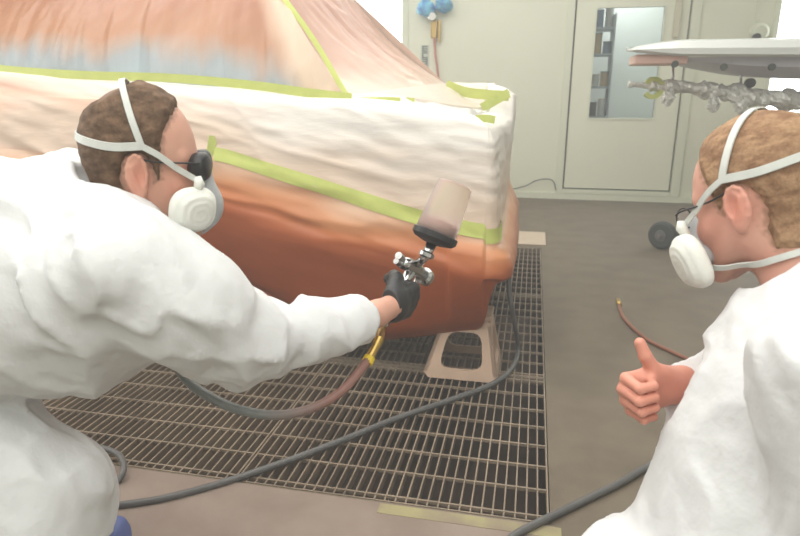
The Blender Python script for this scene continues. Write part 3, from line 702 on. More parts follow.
# ------------------------------------------------------------------ implicit surfaces
def sdf_mesh(fn, lo, hi, res, margin=0.03):
    lo = np.asarray(lo, float); hi = np.asarray(hi, float); n = np.ceil((hi-lo)/(res*4)).astype(int)*4+1
    D = np.full(n, 1.0, np.float32); nb = (n-1)//4
    bc = np.stack(np.meshgrid(*[np.arange(k) for k in nb], indexing='ij'), -1).reshape(-1, 3)
    cen = lo+(bc*4+2)*res; dc = np.concatenate([fn(c) for c in np.array_split(cen, max(1, len(cen)//60000))])
    act = np.abs(dc) < res*4*0.9+margin
    D2 = np.repeat(np.repeat(np.repeat(np.sign(dc).reshape(nb), 4, 0), 4, 1), 4, 2); D[:-1, :-1, :-1] = D2
    off = np.stack(np.meshgrid(*[np.arange(5)]*3, indexing='ij'), -1).reshape(-1, 3)
    msk = np.zeros(n, bool); ib = bc[act]*4
    idx = (ib[:, None, :]+off[None]).reshape(-1, 3); msk[idx[:, 0], idx[:, 1], idx[:, 2]] = True
    ii = np.argwhere(msk); out = np.concatenate([fn(lo+c*res) for c in np.array_split(ii, max(1, len(ii)//60000))])
    D[ii[:, 0], ii[:, 1], ii[:, 2]] = out
    S = D < 0
    cells = np.zeros(np.array(S.shape)-1, np.int8)
    for o in off[(off < 2).all(1)]: cells += S[o[0]:S.shape[0]-1+o[0], o[1]:S.shape[1]-1+o[1], o[2]:S.shape[2]-1+o[2]]
    c = np.argwhere((cells > 0) & (cells < 8)); vid = -np.ones(cells.shape, int); vid[c[:, 0], c[:, 1], c[:, 2]] = np.arange(len(c))
    acc = np.zeros((len(c), 3)); cnt = np.zeros(len(c))
    E = [(a, b_) for a in off[(off < 2).all(1)] for b_ in off[(off < 2).all(1)] if (b_-a).sum() == 1 and (b_ >= a).all()]
    for a, b_ in E:
        d0 = D[tuple((c+a).T)]; d1 = D[tuple((c+b_).T)]; m = (d0 < 0) != (d1 < 0)
        t = np.where(m, d0/(d0-d1+1e-12), 0); acc[m] += (a+t[:, None]*(b_-a))[m]; cnt[m] += 1
    V = lo+(c+acc/np.maximum(cnt, 1)[:, None])*res
    Q = []
    for ax in range(3):
        u = (ax+1) % 3; v = (ax+2) % 3
        sl0 = [slice(1, -1)]*3; sl0[ax] = slice(0, -1); sl1 = list(sl0); sl1[ax] = slice(1, None)
        A = S[tuple(sl0)]; B = S[tuple(sl1)]
        e = np.argwhere(A != B); inside = A[tuple(e.T)]
        e = e+1; e[:, ax] -= 1
        eu = np.zeros(3, int); eu[u] = 1; ev = np.zeros(3, int); ev[v] = 1
        q = np.stack([vid[tuple((e-eu-ev).T)], vid[tuple((e-ev).T)], vid[tuple(e.T)], vid[tuple((e-eu).T)]], 1)
        q[~inside] = q[~inside][:, ::-1]; Q.append(q)
    Q = np.vstack(Q); Q = Q[(Q >= 0).all(1)]
    return V, Q
def rc(p, a, b_, ra, rb):
    a = np.asarray(a, float); b_ = np.asarray(b_, float); ab = b_-a; t = np.clip(((p-a)@ab)/(ab@ab), 0, 1)
    return np.linalg.norm(p-a-t[:, None]*ab, axis=1)-(ra+(rb-ra)*t)
def ell(p, c, r):
    q = (p-np.asarray(c))/np.asarray(r); k0 = np.linalg.norm(q, axis=1); k1 = np.linalg.norm(q/np.asarray(r), axis=1)+1e-9
    return k0*(k0-1)/k1
def smin(a, b_, k):
    h = np.maximum(k-np.abs(a-b_), 0)/k; return np.minimum(a, b_)-h*h*k*0.25
def smax(a, b_, k): return -smin(-a, -b_, k)
def head_skin(p):
    """p local (fwd, left, up) metres"""
    s = np.stack([p[:, 0], np.abs(p[:, 1]), p[:, 2]], 1)
    d = ell(s, (-.012, 0, .038), (.099, .076, .090))
    d = smin(d, ell(s, (.035, 0, .0), (.056, .061, .085)), .03)
    d = smin(d, rc(s, (.005, .048, -.045), (.078, .016, -.097), .022, .02), .03)
    d = smin(d, ell(s, (.06, 0, -.055), (.038, .038, .045)), .03)
    d = smin(d, rc(s, (.055, .045, -.022), (.075, .03, -.03), .016, .014), .02)      # cheek
    d = smin(d, rc(s, (.079, .01, .022), (.070, .045, .022), .010, .008), .014)     # brow
    d = smax(d, -ell(s, (.098, .032, .004), (.018, .017, .012)), .012)
    d = smin(d, ell(s, (.077, .031, .002), (.0125, .0125, .0125)), .003)
    d = smin(d, rc(s, (.088, 0, .008), (.112, 0, -.028), .007, .012), .012)
    d = smin(d, rc(s, (.102, .0, -.031), (.098, .014, -.032), .009, .007), .006)
    d = smin(d, rc(s, (.098, .0, -.058), (.088, .022, -.062), .0075, .004), .006)
    d = smin(d, rc(s, (.095, .0, -.070), (.086, .020, -.067), .008, .004), .004)
    d = smin(d, rc(s, (-.025, 0, -.03), (-.055, 0, -.19), .058, .064), .03)
    # ear
    e = ell(s, (-.008, .080, -.004), (.020, .009, .033)); e = smin(e, ell(s, (-.004, .078, -.03), (.010, .008, .012)), .006)
    e = smax(e, -ell(s, (.000, .089, .0), (.012, .007, .020)), .004)
    th = np.linspace(-.6, 3.9, 9)
    pts = [(-.008-.0*t+.017*math.cos(t), .084, .0+.028*math.sin(t)) for t in th]
    for a, b_ in zip(pts[:-1], pts[1:]): e = smin(e, rc(s, a, b_, .0032, .0032), .003)
    e = smin(e, rc(s, (-.018, .086, .010), (-.006, .085, -.02), .003, .003), .004)
    return smin(d, e, .006)
def cranium(s):
    d = ell(s, (-.012, 0, .038), (.099, .076, .090)); d = smin(d, ell(s, (.035, 0, .0), (.056, .061, .085)), .03)
    return smin(d, rc(s, (-.025, 0, -.03), (-.055, 0, -.19), .058, .064), .03)
def hair_cover(p, style):
    """>0 inside the haired region; smooth distance"""
    x, y, z = p[:, 0], np.abs(p[:, 1]), p[:, 2]
    top = np.interp(z, [-.12, -.03, -.01, .03, .06, .085, .11, .14], [-.045, -.03, .030, .034, .040, .055, .07, .07] if style == 'a' else [-.045, -.03, .026, .036, .048, .060, .066, .066])
    d = top-x
    ear = np.hypot((x+.008)/1.0, (z+.012)/1.35)-.031
    ear = np.where(y > .045, ear, 1)
    d = np.minimum(d, ear)
    d = np.minimum(d, z-np.interp(x, [-.12, -.04, -.02, .0, .03], [-.085, -.075, -.05, -.03, -.03]))
    return d
def hand_prims(curl, thumb, spread=0.012, s=1.0, glove=0.0):
    """right hand local: +x fingers, +y thumb side, +z back of the hand"""
    P = []
    bases = [(.088, .030, .0), (.092, .010, .002), (.088, -.011, .0), (.080, -.031, -.003)]
    L = [(.044, .026, .022), (.049, .030, .024), (.045, .028, .023), (.035, .021, .020)]
    rads = [.0095, .0098, .0092, .0082]
    for k in range(4):
        b = np.array(bases[k]); ang = 0; r = rads[k]+glove
        P.append((np.array([.02, bases[k][1]*.7, -.002]), b, .0135+glove, r*1.12))
        yaw = (1.5-k)*spread*4
        for j in range(3):
            ang += math.radians(curl[k][j]); dr = np.array([math.cos(ang)*math.cos(yaw), math.cos(ang)*math.sin(yaw)*1.0, -math.sin(ang)])
            e = b+dr*L[k][j]; P.append((b, e, r, r*.9)); b = e; r *= .9
    b = np.array(thumb[0]); r = .014+glove
    for q, rr_ in zip(thumb[1:], (.0125, .0108, .0095)):
        q = np.array(q); P.append((b, q, r, rr_+glove)); b = q; r = rr_+glove
    return P
def hand_sdf(p, prims, glove=0.0, wrist=-.03, wr=.027):
    q = p.copy()
    d = ell(p, (.045, 0, -.002), (.050, .040, .0165+glove))
    pal = None
    for i, (a, b_, ra, rb) in enumerate(prims):
        dd = rc(p, a, b_, ra, rb); k = .010 if (i % 4 == 0) else .0035
        d = smin(d, dd, k)
    d = smin(d, ell(p, (.035, .026, -.012), (.028, .016, .014)), .012)
    w_ = p.copy(); w_[:, 2] *= 1.25
    d = smin(d, rc(w_, (wrist, 0, 0), (.02, 0, 0), wr+glove, .027+glove), .02)
    return d
def frame(x, y):
    x = np.asarray(x, float); x /= np.linalg.norm(x); y = np.asarray(y, float); y = y-x*(x@y); y /= np.linalg.norm(y)
    return np.stack([x, y, np.cross(x, y)], 1)
def headframe(az, pitch, roll=0):
    a, p = math.radians(az), math.radians(pitch)
    f = np.array([_c(a)*_c(p), _s(a)*_c(p), _s(p)]); l = np.array([-_s(a), _c(a), 0]); u = np.cross(f, l)
    r = math.radians(roll); l2 = l*_c(r)+u*_s(r); u2 = np.cross(f, l2)
    return np.stack([f, l2, u2], 1)
def head_color(p, skin, hairc, style, ear_red=.35):
    c = np.tile(np.array(skin[:3]), (len(p), 1))
    blotch = (fbm(p*35, 3)-.5)[:, None]; c = c*(1+blotch*.25*np.array([.3, 1, 1]))
    x, y, z = p[:, 0], np.abs(p[:, 1]), p[:, 2]
    red = np.exp(-(((x-.06)/.03)**2+((z+.02)/.03)**2))*.5+np.exp(-(((x+.008)/.02)**2+((z+.004)/.03)**2))*(y > .074)*ear_red*2.2
    red = np.clip(red, 0, 1)[:, None]; c = c*(1-red*.5)+np.array(srgb(205, 120, 100)[:3])*red*.5
    hc = hair_cover(p, style); t = np.clip((hc+.008+(vn(p*220)-.5)*.012)/.014, 0, 1)*.85
    t = np.where((y > .078) | (x > .09), 0, t)[:, None]
    c = c*(1-t)+np.array(hairc[:3])*t
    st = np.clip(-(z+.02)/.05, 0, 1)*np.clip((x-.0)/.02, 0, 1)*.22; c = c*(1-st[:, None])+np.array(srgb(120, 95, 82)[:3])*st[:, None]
    return c
def build_hair(c0, M, style, hairc, hair2, parent, thin=None, len_=.009, sc=1.0):
    def f(pw):
        p = (pw-c0)@M/sc; s = p
        d = cranium(s)-len_; hc = hair_cover(p, style)
        tuft = (fbm(np.stack([p[:, 0]*60, p[:, 1]*90, p[:, 2]*140], 1), 3)-.5)*.005
        reg = hc+(vn(p*160)-.5)*.007
        if thin is not None: reg = np.minimum(reg, thin(p))
        d = d-tuft+np.clip(.012-reg, 0, .03)*.8
        return np.maximum(d, -reg*.8)*np.min(sc)
    lo = c0-.17; V, Q = sdf_mesh(f, lo, c0+.17, .0028, .012)
    p = (V-c0)@M/sc; t = fbm(p*np.array([50, 50, 90]), 3)[:, None]; t = np.clip((t-.3)*2.5, 0, 1)
    C = np.array(hairc[:3])*(1-t)+np.array(hair2[:3])*t
    return mesh('hair', V, Q, MT['hair'], parent, col=C)
def strap_path(ctrl, c0, M, sc, n=18, off=.0105, base=None):
    P = spline(ctrl, n)
    for it in range(6):
        e = 1e-3; f = lambda q: (base or cranium)(q)-off
        d = f(P); g = np.stack([(f(P+np.eye(3)[k]*e)-d)/e for k in range(3)], 1); g /= np.linalg.norm(g, axis=1)[:, None]
        P = P-g*np.maximum(-1, d)[:, None]*np.where(np.abs(d) > .03, .6, 1)[:, None]
    return P, g
def ribbon(P, N, wd, th=.0022):
    T = np.gradient(P, axis=0); T /= np.linalg.norm(T, axis=1)[:, None]; V = []
    for i in range(len(P)):
        s = np.cross(T[i], N[i]); s /= np.linalg.norm(s)+1e-9; w_ = wd if np.isscalar(wd) else wd[i]
        V += [P[i]-s*w_/2, P[i]+s*w_/2, P[i]+s*w_/2*.9+N[i]*th, P[i]-s*w_/2*.9+N[i]*th]
    Fc = [(4*i+k, 4*i+(k+1) % 4, 4*i+4+(k+1) % 4, 4*i+4+k) for i in range(len(P)-1) for k in range(4)]
    Fc += [(3, 2, 1, 0), tuple(4*(len(P)-1)+k for k in range(4))]
    return np.array(V), Fc
def respirator(c0, M, sc, label, side, cu_=(.042, .039), dc=(0, 0, 0)):
    tw = lambda p: c0+(np.asarray(p)*sc)@M.T
    e = empty('respirator', tw((.1, 0, -.06)), label, 'respirator')
    def f(p_):
        p = (p_-c0)@M/sc; s = np.stack([p[:, 0], np.abs(p[:, 1]), p[:, 2]], 1)
        d = ell(s, (.085, 0, -.055), (.048, .042, .056)); d = smin(d, ell(s, (.118, 0, -.060), (.022, .022, .026)), .02)
        d = smin(d, rc(s, (.105, 0, -.02), (.112, 0, -.005), .018, .010), .015)
        d = smin(d, rc(s, (.10, .03, -.062), (.094, .050, -.066), .018, .013), .012)
        return smax(d, -(head_skin(p)+.002), .004)*np.min(sc)
    V, Q = sdf_mesh(f, tw((.09, 0, -.05))-.12, tw((.09, 0, -.05))+.12, .003, .012); mesh('facepiece', V, Q, MT['mask'], e)
    for sg in (-1, 1):
        # flat rounded cartridge facing outwards
        cc = np.array((.096, sg*.064, -.068))+np.array(dc); ax = np.array((.62, sg*.78, -.22)); ax /= np.linalg.norm(ax)
        def g(p_):
            p = (p_-c0)@M/sc-cc; h = p@ax; fu = np.array([.78, -sg*.62, 0]); fu /= np.linalg.norm(fu); up = np.cross(ax, fu)
            u = p@fu; v = p@up*(1 if sg > 0 else 1)
            k = 1-.0*u; r = (np.abs(u/cu_[0])**2.6+np.abs(v/cu_[1])**2.6+1e-9)**(1/2.6)
            d1 = (r-1)*.036; d = smax(d1+.25*np.clip(h, -.02, 1), np.abs(h-.004)-.021, .022)
            d -= .0005*np.cos(np.clip(r, 0, 1.2)*26)*(h > 0)
            return d*np.min(sc)
        ctr = tw(cc); V, Q = sdf_mesh(g, ctr-.065, ctr+.065, .0024, .012)
        mesh('filter_cartridge', V, Q, MT['cart'], e)
        MB().lathe([(-.03, .017), (-.010, .020)], tw(cc), M@ax, 16).build('filter_mount', MT['mask'], e, smooth=True)
        J = (.004, sg*.085, .042)
        for ctrl, wd in (([J, (-.012, sg*.075, .085), (-.028, sg*.03, .125), (-.032, 0, .135)], .012),
                         ([J, (-.045, sg*.075, .040), (-.09, sg*.045, .046), (-.112, 0, .052)], .0125),
                         ([J, (.03, sg*.072, .028), (.062, sg*.062, .005), (.088, sg*.058, -.012)], .010)):
            P, N = strap_path(ctrl, c0, M, sc)
            if ctrl[-1][0] > .05:
                t = np.clip((np.arange(len(P))/len(P)-.6)/.4, 0, 1)[:, None]; P = P+t*np.array([.012, sg*.006, 0])
            V, Fc = ribbon(P, N, wd); mesh('head_strap', tw(V), Fc, MT['strap'], e, smooth=False)
        P, N = strap_path([(.088, sg*.052, -.084), (.06, sg*.058, -.092), (.027, sg*.062, -.097), (-.041, sg*.062, -.087), (-.085, sg*.03, -.082), (-.095, 0, -.081)], c0, M, sc, off=.005, base=head_skin)
        V, Fc = ribbon(P, N, .010); mesh('neck_strap', tw(V), Fc, MT['strap'], e, smooth=False)
        MB().tube([tw((.094, sg*.064, -.030)), tw((.100, sg*.066, -.016)), tw((.097, sg*.066, -.005))], [.007, .009, .006], 10).build('strap_clip', MT['cart'], e, smooth=True)
    return e
def folds(p, amp, sc=1.0, seed=0, dirv=None):
    q = p*sc+seed; w_ = np.stack([fbm(q*3+5, 2), fbm(q*3+11, 2), fbm(q*3+23, 2)], 1)
    if dirv is not None:
        dv = np.asarray(dirv, float); dv /= np.linalg.norm(dv); q = q-(q@dv)[:, None]*dv*.72
    n1 = vn(q*8+w_*2.6); n2 = vn(q*17+w_*3+7); n3 = vn(q*34+w_*5+3); rg_ = lambda n: np.clip(1-np.abs(2*n-1)*1.6, 0, 1)**1.5
    return -amp*(rg_(n1)*1.5-.5)-amp*.75*(rg_(n2)-.35)-amp*.22*rg_(n3)

# ------------------------------------------------------------------ LEFT MAN (painter)
def chain(p, segs, k):
    d = None
    for a, b_, ra, rb in segs:
        dd = rc(p, a, b_, ra, rb); d = dd if d is None else smin(d, dd, k)
    return d
HL = headframe(27, -2); scL = np.array([.89, .95, 1.09])
earL = W(137, 177, 1.0); cL = earL-(np.array([-.008, -.082, -.004])*scL)@HL.T
tl = lambda p: cL+(np.asarray(p)*scL)@HL.T
painter = empty('person', (PZ(60, 560)[0], PZ(60, 560)[1], 0), 'man in white coverall bending at left, aiming the spray gun at the bumper', 'person')
shN, elN, wrN = W(118, 268, .98), W(243, 344, 1.13), W(376, 314, 1.325)
wrHand = W(384, 307, 1.335)
chest, waist, pelv = W(62, 280, 1.12), W(-75, 285, 1.12), W(-190, 335, 1.12)
neckb = tl((-.055, 0, -.19))
shF = W(92, 225, 1.36); elF = W(40, 330, 1.42); wrF = W(-40, 400, 1.30)
hipN, kneN = W(-185, 375, 1.02), W(42, 497, 1.13)
ankN = np.array([kneN[0]-.10, kneN[1]-.02, .12]) ; toeN = PZ(112, 533, .05)
ankN = np.array([toeN[0]-.17, toeN[1]-.03, .11])
hipF, kneF = W(-190, 360, 1.3), W(-60, 480, 1.5); ankF = np.array([kneF[0]-.25, kneF[1]+.05, .11]); toeF = ankF+np.array([.17, .05, -.06])
gun_up = W(424, 250, 1.36)-W(388, 330, 1.33); gun_up /= np.linalg.norm(gun_up)
# the hand frame: fingers forward/away, thumb up the grip
hx_ = np.array([.38, .92, -.10]); HM = frame(hx_, gun_up)
thumbN = [(.022, .030, -.012), (.050, .050, -.026), (.070, .048, -.046), (.074, .036, -.062)]
glP = hand_prims([(70, 85, 40), (72, 88, 45), (74, 88, 45), (76, 86, 45)], thumbN, spread=.0, glove=.0035)
hO = wrHand+HM@np.array([.022, -.004, 0])
hPal = hO
def arm_body(p):
    q = (p-hO)@HM; return hand_sdf(q, glP)
def body_left(p):
    d = head_skin((p-cL)@HL/scL)*scL
    d = smin(d, chain(p, [(neckb, chest, .07, .13), (chest, waist, .13, .12), (waist, pelv, .12, .13)], .05), .04)
    d = smin(d, chain(p, [(chest, shN, .08, .06), (shN, elN, .055, .04), (elN, wrN, .042, .027)], .03), .03)
    return d
def joined(parts):
    V = []; Fc = []; C = []; n = 0
    for v, f, c in parts: V.append(v); Fc.append(f+n); C.append(c); n += len(v)
    return np.vstack(V), np.vstack(Fc), np.vstack(C)
skA = srgb(204, 154, 134); hrA = srgb(92, 72, 56); hrA2 = srgb(128, 102, 82)
headf = lambda c0, M, sc: (lambda p: head_skin((p-c0)@M/sc)*np.min(sc))
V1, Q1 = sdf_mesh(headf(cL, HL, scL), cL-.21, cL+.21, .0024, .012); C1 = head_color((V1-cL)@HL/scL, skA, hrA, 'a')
def inner_left(p):
    d = chain(p, [(neckb, chest, .06, .12), (chest, waist, .12, .12), (waist, pelv, .12, .13)], .05)
    d = smin(d, chain(p, [(chest, shN, .08, .06), (shN, elN, .052, .04), (elN, wrN, .040, .025), (wrN, hO, .025, .026)], .02), .03)
    d = smin(d, chain(p, [(chest, shF, .08, .06), (shF, elF, .05, .04), (elF, wrF, .04, .028)], .02), .03)
    d = smin(d, chain(p, [(pelv, hipN, .1, .09), (hipN, kneN, .085, .06), (kneN, ankN, .055, .04)], .03), .04)
    d = smin(d, chain(p, [(pelv, hipF, .1, .09), (hipF, kneF, .085, .06), (kneF, ankF, .055, .04)], .03), .04)
    return d
allL = np.array([neckb, chest, waist, pelv, shN, elN, wrN, shF, elF, wrF, hipN, kneN, ankN, toeN, hipF, kneF, ankF, toeF, hO])
V2, Q2 = sdf_mesh(inner_left, allL.min(0)-.17, allL.max(0)+.17, .010)
# fine wrist piece
aw = (wrN-elN)/np.linalg.norm(wrN-elN)
def wristf(p): return smin(rc(p, wrN-aw*.10, wrN, .031, .0265), rc(p, wrN, hO+HM@np.array([.01, 0, 0]), .0265, .027), .02)
V3, Q3 = sdf_mesh(wristf, wrN-.15, wrN+.15, .003, .012)
V, Q, C = joined([(V1, Q1, C1), (V2, Q2, np.tile(np.array(skA[:3]), (len(V2), 1))), (V3, Q3, np.tile(np.array(skA[:3]), (len(V3), 1)))])
mesh('body', V, Q, MT['skin'], painter, col=C)
def bald(p): return np.hypot(p[:, 0]+.055, (np.abs(p[:, 1])))*.5-.012+np.clip(.085-p[:, 2], 0, 1)*2
build_hair(cL, HL, 'a', hrA, hrA2, painter, thin=bald, sc=scL)
V, Q = sdf_mesh(arm_body, hO-.16, hO+.16, .0022, .012)
hl = (V-hO)@HM
def glove_f(p):
    q = (p-hO)@HM; return np.maximum(hand_sdf(q, glP, .004)-.0012*fbm(q*90, 2), -(q[:, 0]-.0))
V, Q = sdf_mesh(glove_f, hO-.14, hO+.14, .0022, .012)
mesh('glove', V, Q, MT['glove'], painter, label='black glove on the gun hand')
def suit_left(p):
    tor = chain(p, [(W(88, 228, 1.14), chest, .12, .195), (chest, waist, .195, .215), (waist, pelv, .215, .20)], .08)
    arm = chain(p, [(shN, W(180, 305, 1.04), .098, .090), (W(180, 305, 1.04), elN, .090, .080), (elN, W(310, 335, 1.22), .077, .056), (W(310, 335, 1.22), wrN-aw*.035, .056, .041)], .03)
    af = chain(p, [(shF, elF, .095, .075), (elF, wrF, .075, .05)], .03)
    leg = chain(p, [(hipN, kneN, .135, .118), (kneN, ankN, .11, .075)], .04)
    lf2 = chain(p, [(hipF, kneF, .13, .105), (kneF, ankF, .10, .07)], .04)
    d = smin(tor, arm, .07); d = smin(d, af, .05); d = smin(d, leg, .04); d = smin(d, lf2, .05)
    d = d+folds(p, .013, 1.0, 3.0, (W(140, 350, 1.0)-W(60, 200, 1.0)))
    # elbow and cuff creases
    t = np.clip(((p-elN)@aw)/.3, -1, 1); da = np.linalg.norm(p-elN, axis=1)
    d = d-.005*np.sin(((p-elN)@aw)*85+fbm(p*9, 2)*7)*np.exp(-(da/.13)**2)
    # neck opening cut and cuff cut
    cp = tl((-.04, 0, -.066)); d = smin(d, rc(p, tl((-.08, 0, -.22)), tl((-.052, 0, -.06)), .11, .082), .05)
    pl = (p-cp)@(HL[:, 2]*.8+HL[:, 0]*.6); rd = np.linalg.norm(np.cross(p-cp, HL[:, 2]), axis=1)-.079; d = smax(d, -smax(-pl, rd, .02), .012)
    d = np.maximum(d, np.where(np.linalg.norm(p-wrN, axis=1) < .16, (p-(wrN-aw*.028))@aw, -1))
    return d
V, Q = sdf_mesh(suit_left, allL.min(0)-.24, allL.max(0)+.24, .0065, .04)
mesh('coverall', V, Q, MT['suit'], painter, label='white paper coverall')
# collar
def collar(c0, M, sc, zc, rx, ry, parent, tilt=.35, hgt=.035):
    V = []; n = 48
    prof = [(0, 0), (.006, .003), (.006, hgt), (.002, hgt+.004), (-.003, hgt), (-.004, 0), (-.02, -.03), (.03, -.035)]
    for k in range(n):
        a = 2*math.pi*k/n; cx, sy = math.cos(a), math.sin(a); wv = .004*math.sin(5*a)
        for r_, h in prof:
            V.append((-.045+cx*(rx+r_+wv), sy*(ry+r_+wv), zc+h-tilt*cx*rx))
    m_ = len(prof); Fc = [(k*m_+j, ((k+1) % n)*m_+j, ((k+1) % n)*m_+(j+1) % m_, k*m_+(j+1) % m_) for k in range(n) for j in range(m_)]
    return mesh('collar', c0+(np.array(V)*sc)@M.T, Fc, MT['suit'], parent)
#collar(cL, HL, scL, -.135, .082, .078, painter, tilt=.55)
def shoe(ank, toe, parent):
    dx = toe-ank; dx[2] = 0; dx /= np.linalg.norm(dx); c = np.array([ank[0], ank[1], 0])
    def f(p):
        d = rc(p*np.array([1, 1, 1.0]), c+dx*-.04+[0, 0, .055], c+dx*.17+[0, 0, .045], .052, .045)
        d = smin(d, rc(p, ank+[0, 0, -.02], ank+[0, 0, .05], .055, .06), .03)+folds(p, .004, 2)
        return np.maximum(d, .004-p[:, 2])
    a = c+dx*.05; V, Q = sdf_mesh(f, a-[.22, .22, .02], a+[.22, .22, .22], .007, .02)
    return mesh('shoe_cover', V, Q, MT['cover'], parent)
shoe(ankN, toeN, painter); shoe(ankF, toeF, painter)
# resting far hand
FM = frame((wrF-elF), np.array([.3, -.9, .2])*-1)
glF = hand_prims([(25, 30, 20)]*4, [(.022, .030, -.012), (.05, .052, -.02), (.075, .058, -.028), (.09, .05, -.035)])
def ffn(p): return hand_sdf((p-wrF)@FM, glF, .002)
V, Q = sdf_mesh(ffn, wrF-.22, wrF+.22, .004, .012); mesh('glove', V, Q, MT['glove'], painter)
respirator(cL, HL, scL, 'respirator with white filters worn by the painter holding the spray gun', -1, (.050, .037), (-.010, 0, .010))
# dark round lens in front of the painter's eye
e = empty('safety_glasses', tl((.1, 0, .01)), 'dark round-lensed glasses on the painter at left', 'glasses')
for sg in (-1, 1):
    MB().lathe([(-.024, .020), (-.012, .024), (.0, .0245), (.005, .021), (.008, .012)], tl((.110, sg*.034, .008)), HL@np.array([1, sg*.35, 0.]), 24).build('lens', MT['black'], e, smooth=True)
    P = [tl((.104, sg*.052, .014)), tl((.08, sg*.070, .016)), tl((.03, sg*.078, .018)), tl((-.0, sg*.082, .022))]
    MB().tube(spline(P, 6), .0018, 6).build('temple_arm', MT['black'], e, smooth=True)
MB().tube([tl((.110, -.014, .010)), tl((.116, 0, .013)), tl((.110, .014, .010))], .0022, 6).build('bridge', MT['black'], e, smooth=True)

# ------------------------------------------------------------------ spray gun
GU = gun_up; GF = HM[:, 0]*.95+HM[:, 2]*-.0; GF = GF-GU*(GF@GU); GF /= np.linalg.norm(GF); GS = np.cross(GF, GU)
grip = hO+HM@np.array([.078, .0, -.034])
GM = np.stack([GF, GS, GU], 1); gw = lambda p: grip+GM@np.asarray(p, float)
gun = empty('spray_gun', grip, 'chrome gravity-feed spray gun held in the black glove', 'spray gun')
MB().tube([gw((-.006, 0, -.075)), gw((0, 0, -.02)), gw((.006, 0, .05)), gw((.010, 0, .075))], [.013, .0135, .014, .014], 14).build('handle', MT['chrome'], gun, smooth=True)
MB().tube([gw((-.04, 0, .072)), gw((-.02, 0, .078)), gw((.03, 0, .082)), gw((.075, 0, .082))], [.014, .016, .0165, .015], 16).build('gun_body', MT['chrome'], gun, smooth=True)
MB().lathe([(0, .015), (.006, .022), (.02, .022), (.024, .016), (.036, .012)], gw((.072, 0, .082)), GF, 20).build('air_cap', MT['chrome'], gun)
for z_, r_ in ((.080, .009), (.066, .007)):
    MB().lathe([(0, r_*.7), (.012, r_), (.028, r_)], gw((-.042, 0, z_)), -GF, 14).build('control_knob', MT['chrome'], gun)
MB().tube([gw((.05, 0, .078)), gw((.052, 0, .04)), gw((.044, 0, .0)), gw((.04, 0, -.03))], [.005, .005, .005, .004], 8).build('trigger', MT['chrome'], gun, smooth=True)
cupb = W(426, 256, 1.37); ring = W(434, 238, 1.38); ctop = W(455, 186, 1.375)
cax = ctop-ring; cl = np.linalg.norm(cax); cax /= cl
MB().tube([gw((.02, 0, .09)), cupb, ring-cax*.012], [.012, .010, .013], 14).build('cup_neck', MT['chrome'], gun, smooth=True)
MB().lathe([(-.0, .013), (.004, .018), (.012, .018), (.015, .012)], cupb-cax*.004, cax, 16).build('neck_nut', MT['chrome'], gun)
cu = MB().lathe([(-.014, .02), (-.008, .045), (0, .053), (.012, .053), (.014, .050)], ring, cax, 32).build('cup_collar', MT['black'], gun, label='black collar ring at the base of the cup')
MB().lathe([(.012, .048), (cl*.5, .045), (cl, .040), (cl+.004, .036)], ring, cax, 32).build('cup', MT['cup'], gun, smooth=True, label='clear plastic paint cup')
MB().lathe([(.0145, .040), (cl*.28, .039), (cl*.33, .036)], ring, cax, 28).build('paint', MT['paint'], gun, smooth=True)
# air hose with fittings
h0 = gw((-.006, 0, -.075)); hdir = -GU
f1 = W(379, 340, 1.31); f2 = W(370, 357, 1.29)
hs = empty('gun_hose', h0, 'reddish grey air hose with brass fittings hanging from the spray gun', 'hose')
MB().tube([h0, h0*.5+f1*.5, f1, f1*.4+f2*.6, f2], [.008, .0095, .0105, .009, .010], 12).build('hose_fitting', MT['brass'], hs, smooth=False)
MB().tube([f2*1.0, f2+(f2-f1)*.35], .0125, 12).build('yellow_band', MT['yellow'], hs)
pts = [f2, W(362, 368, 1.27), W(343, 390, 1.24), W(315, 407, 1.22), W(280, 415, 1.2), W(240, 410, 1.19), W(205, 394, 1.2), W(182, 374, 1.22), W(160, 340, 1.3), W(110, 320, 1.4), W(30, 350, 1.5), W(-80, 420, 1.6)]
cr1, cr2 = np.array(srgb(136, 98, 88)[:3]), np.array(srgb(116, 120, 118)[:3])
P = spline(pts, 12); n = 10; b = MB().tube(P, .0098, n); tt = np.clip((np.arange(len(P))/len(P)-.22)/.2, 0, 1)
b.build('hose_tube', MT['hosered'], hs, smooth=True, col=np.repeat(cr1*(1-tt[:, None])+cr2*tt[:, None], n, axis=0))

# ------------------------------------------------------------------ RIGHT MAN (thumbs up)
HR = headframe(138, -21); scR = np.array([.98, 1.0, 1.04])
earR = W(738, 208, .93); cR = earR-(np.array([-.008, .082, -.004])*scR)@HR.T
tr = lambda p: cR+(np.asarray(p)*scR)@HR.T
watcher = empty('person', (PZ(760, 700)[0], PZ(760, 700)[1], 0), 'man in white coverall crouching at right with his thumb up', 'person')
neckR = tr((-.055, 0, -.19))
chR, waR, peR = W(805, 425, .93), W(775, 540, .95), W(790, 640, .98)
shNR, elNR, wrNR = W(845, 365, .74), W(850, 570, .76), W(740, 640, .82)
shFR, elFR, wrFR = W(765, 350, 1.10), W(770, 440, 1.20), W(680, 384, 1.075)
hipR, kneR = W(800, 650, .92), W(640, 600, .98); ankR = np.array([kneR[0]+.12, kneR[1]-.12, .11]); toeR = ankR+np.array([-.14, .1, -.06])
hipR2, kneR2 = W(810, 610, 1.08), W(690, 560, 1.22); ankR2 = np.array([kneR2[0]+.12, kneR2[1]-.1, .11]); toeR2 = ankR2+np.array([-.14, .1, -.06])
awR = (wrFR-elFR)/np.linalg.norm(wrFR-elFR)
tx = W(640, 389, 1.05)-W(672, 381, 1.07); RM = frame(tx, np.array([-.12, 0, 1.0]))
hR = W(668, 384, 1.068)
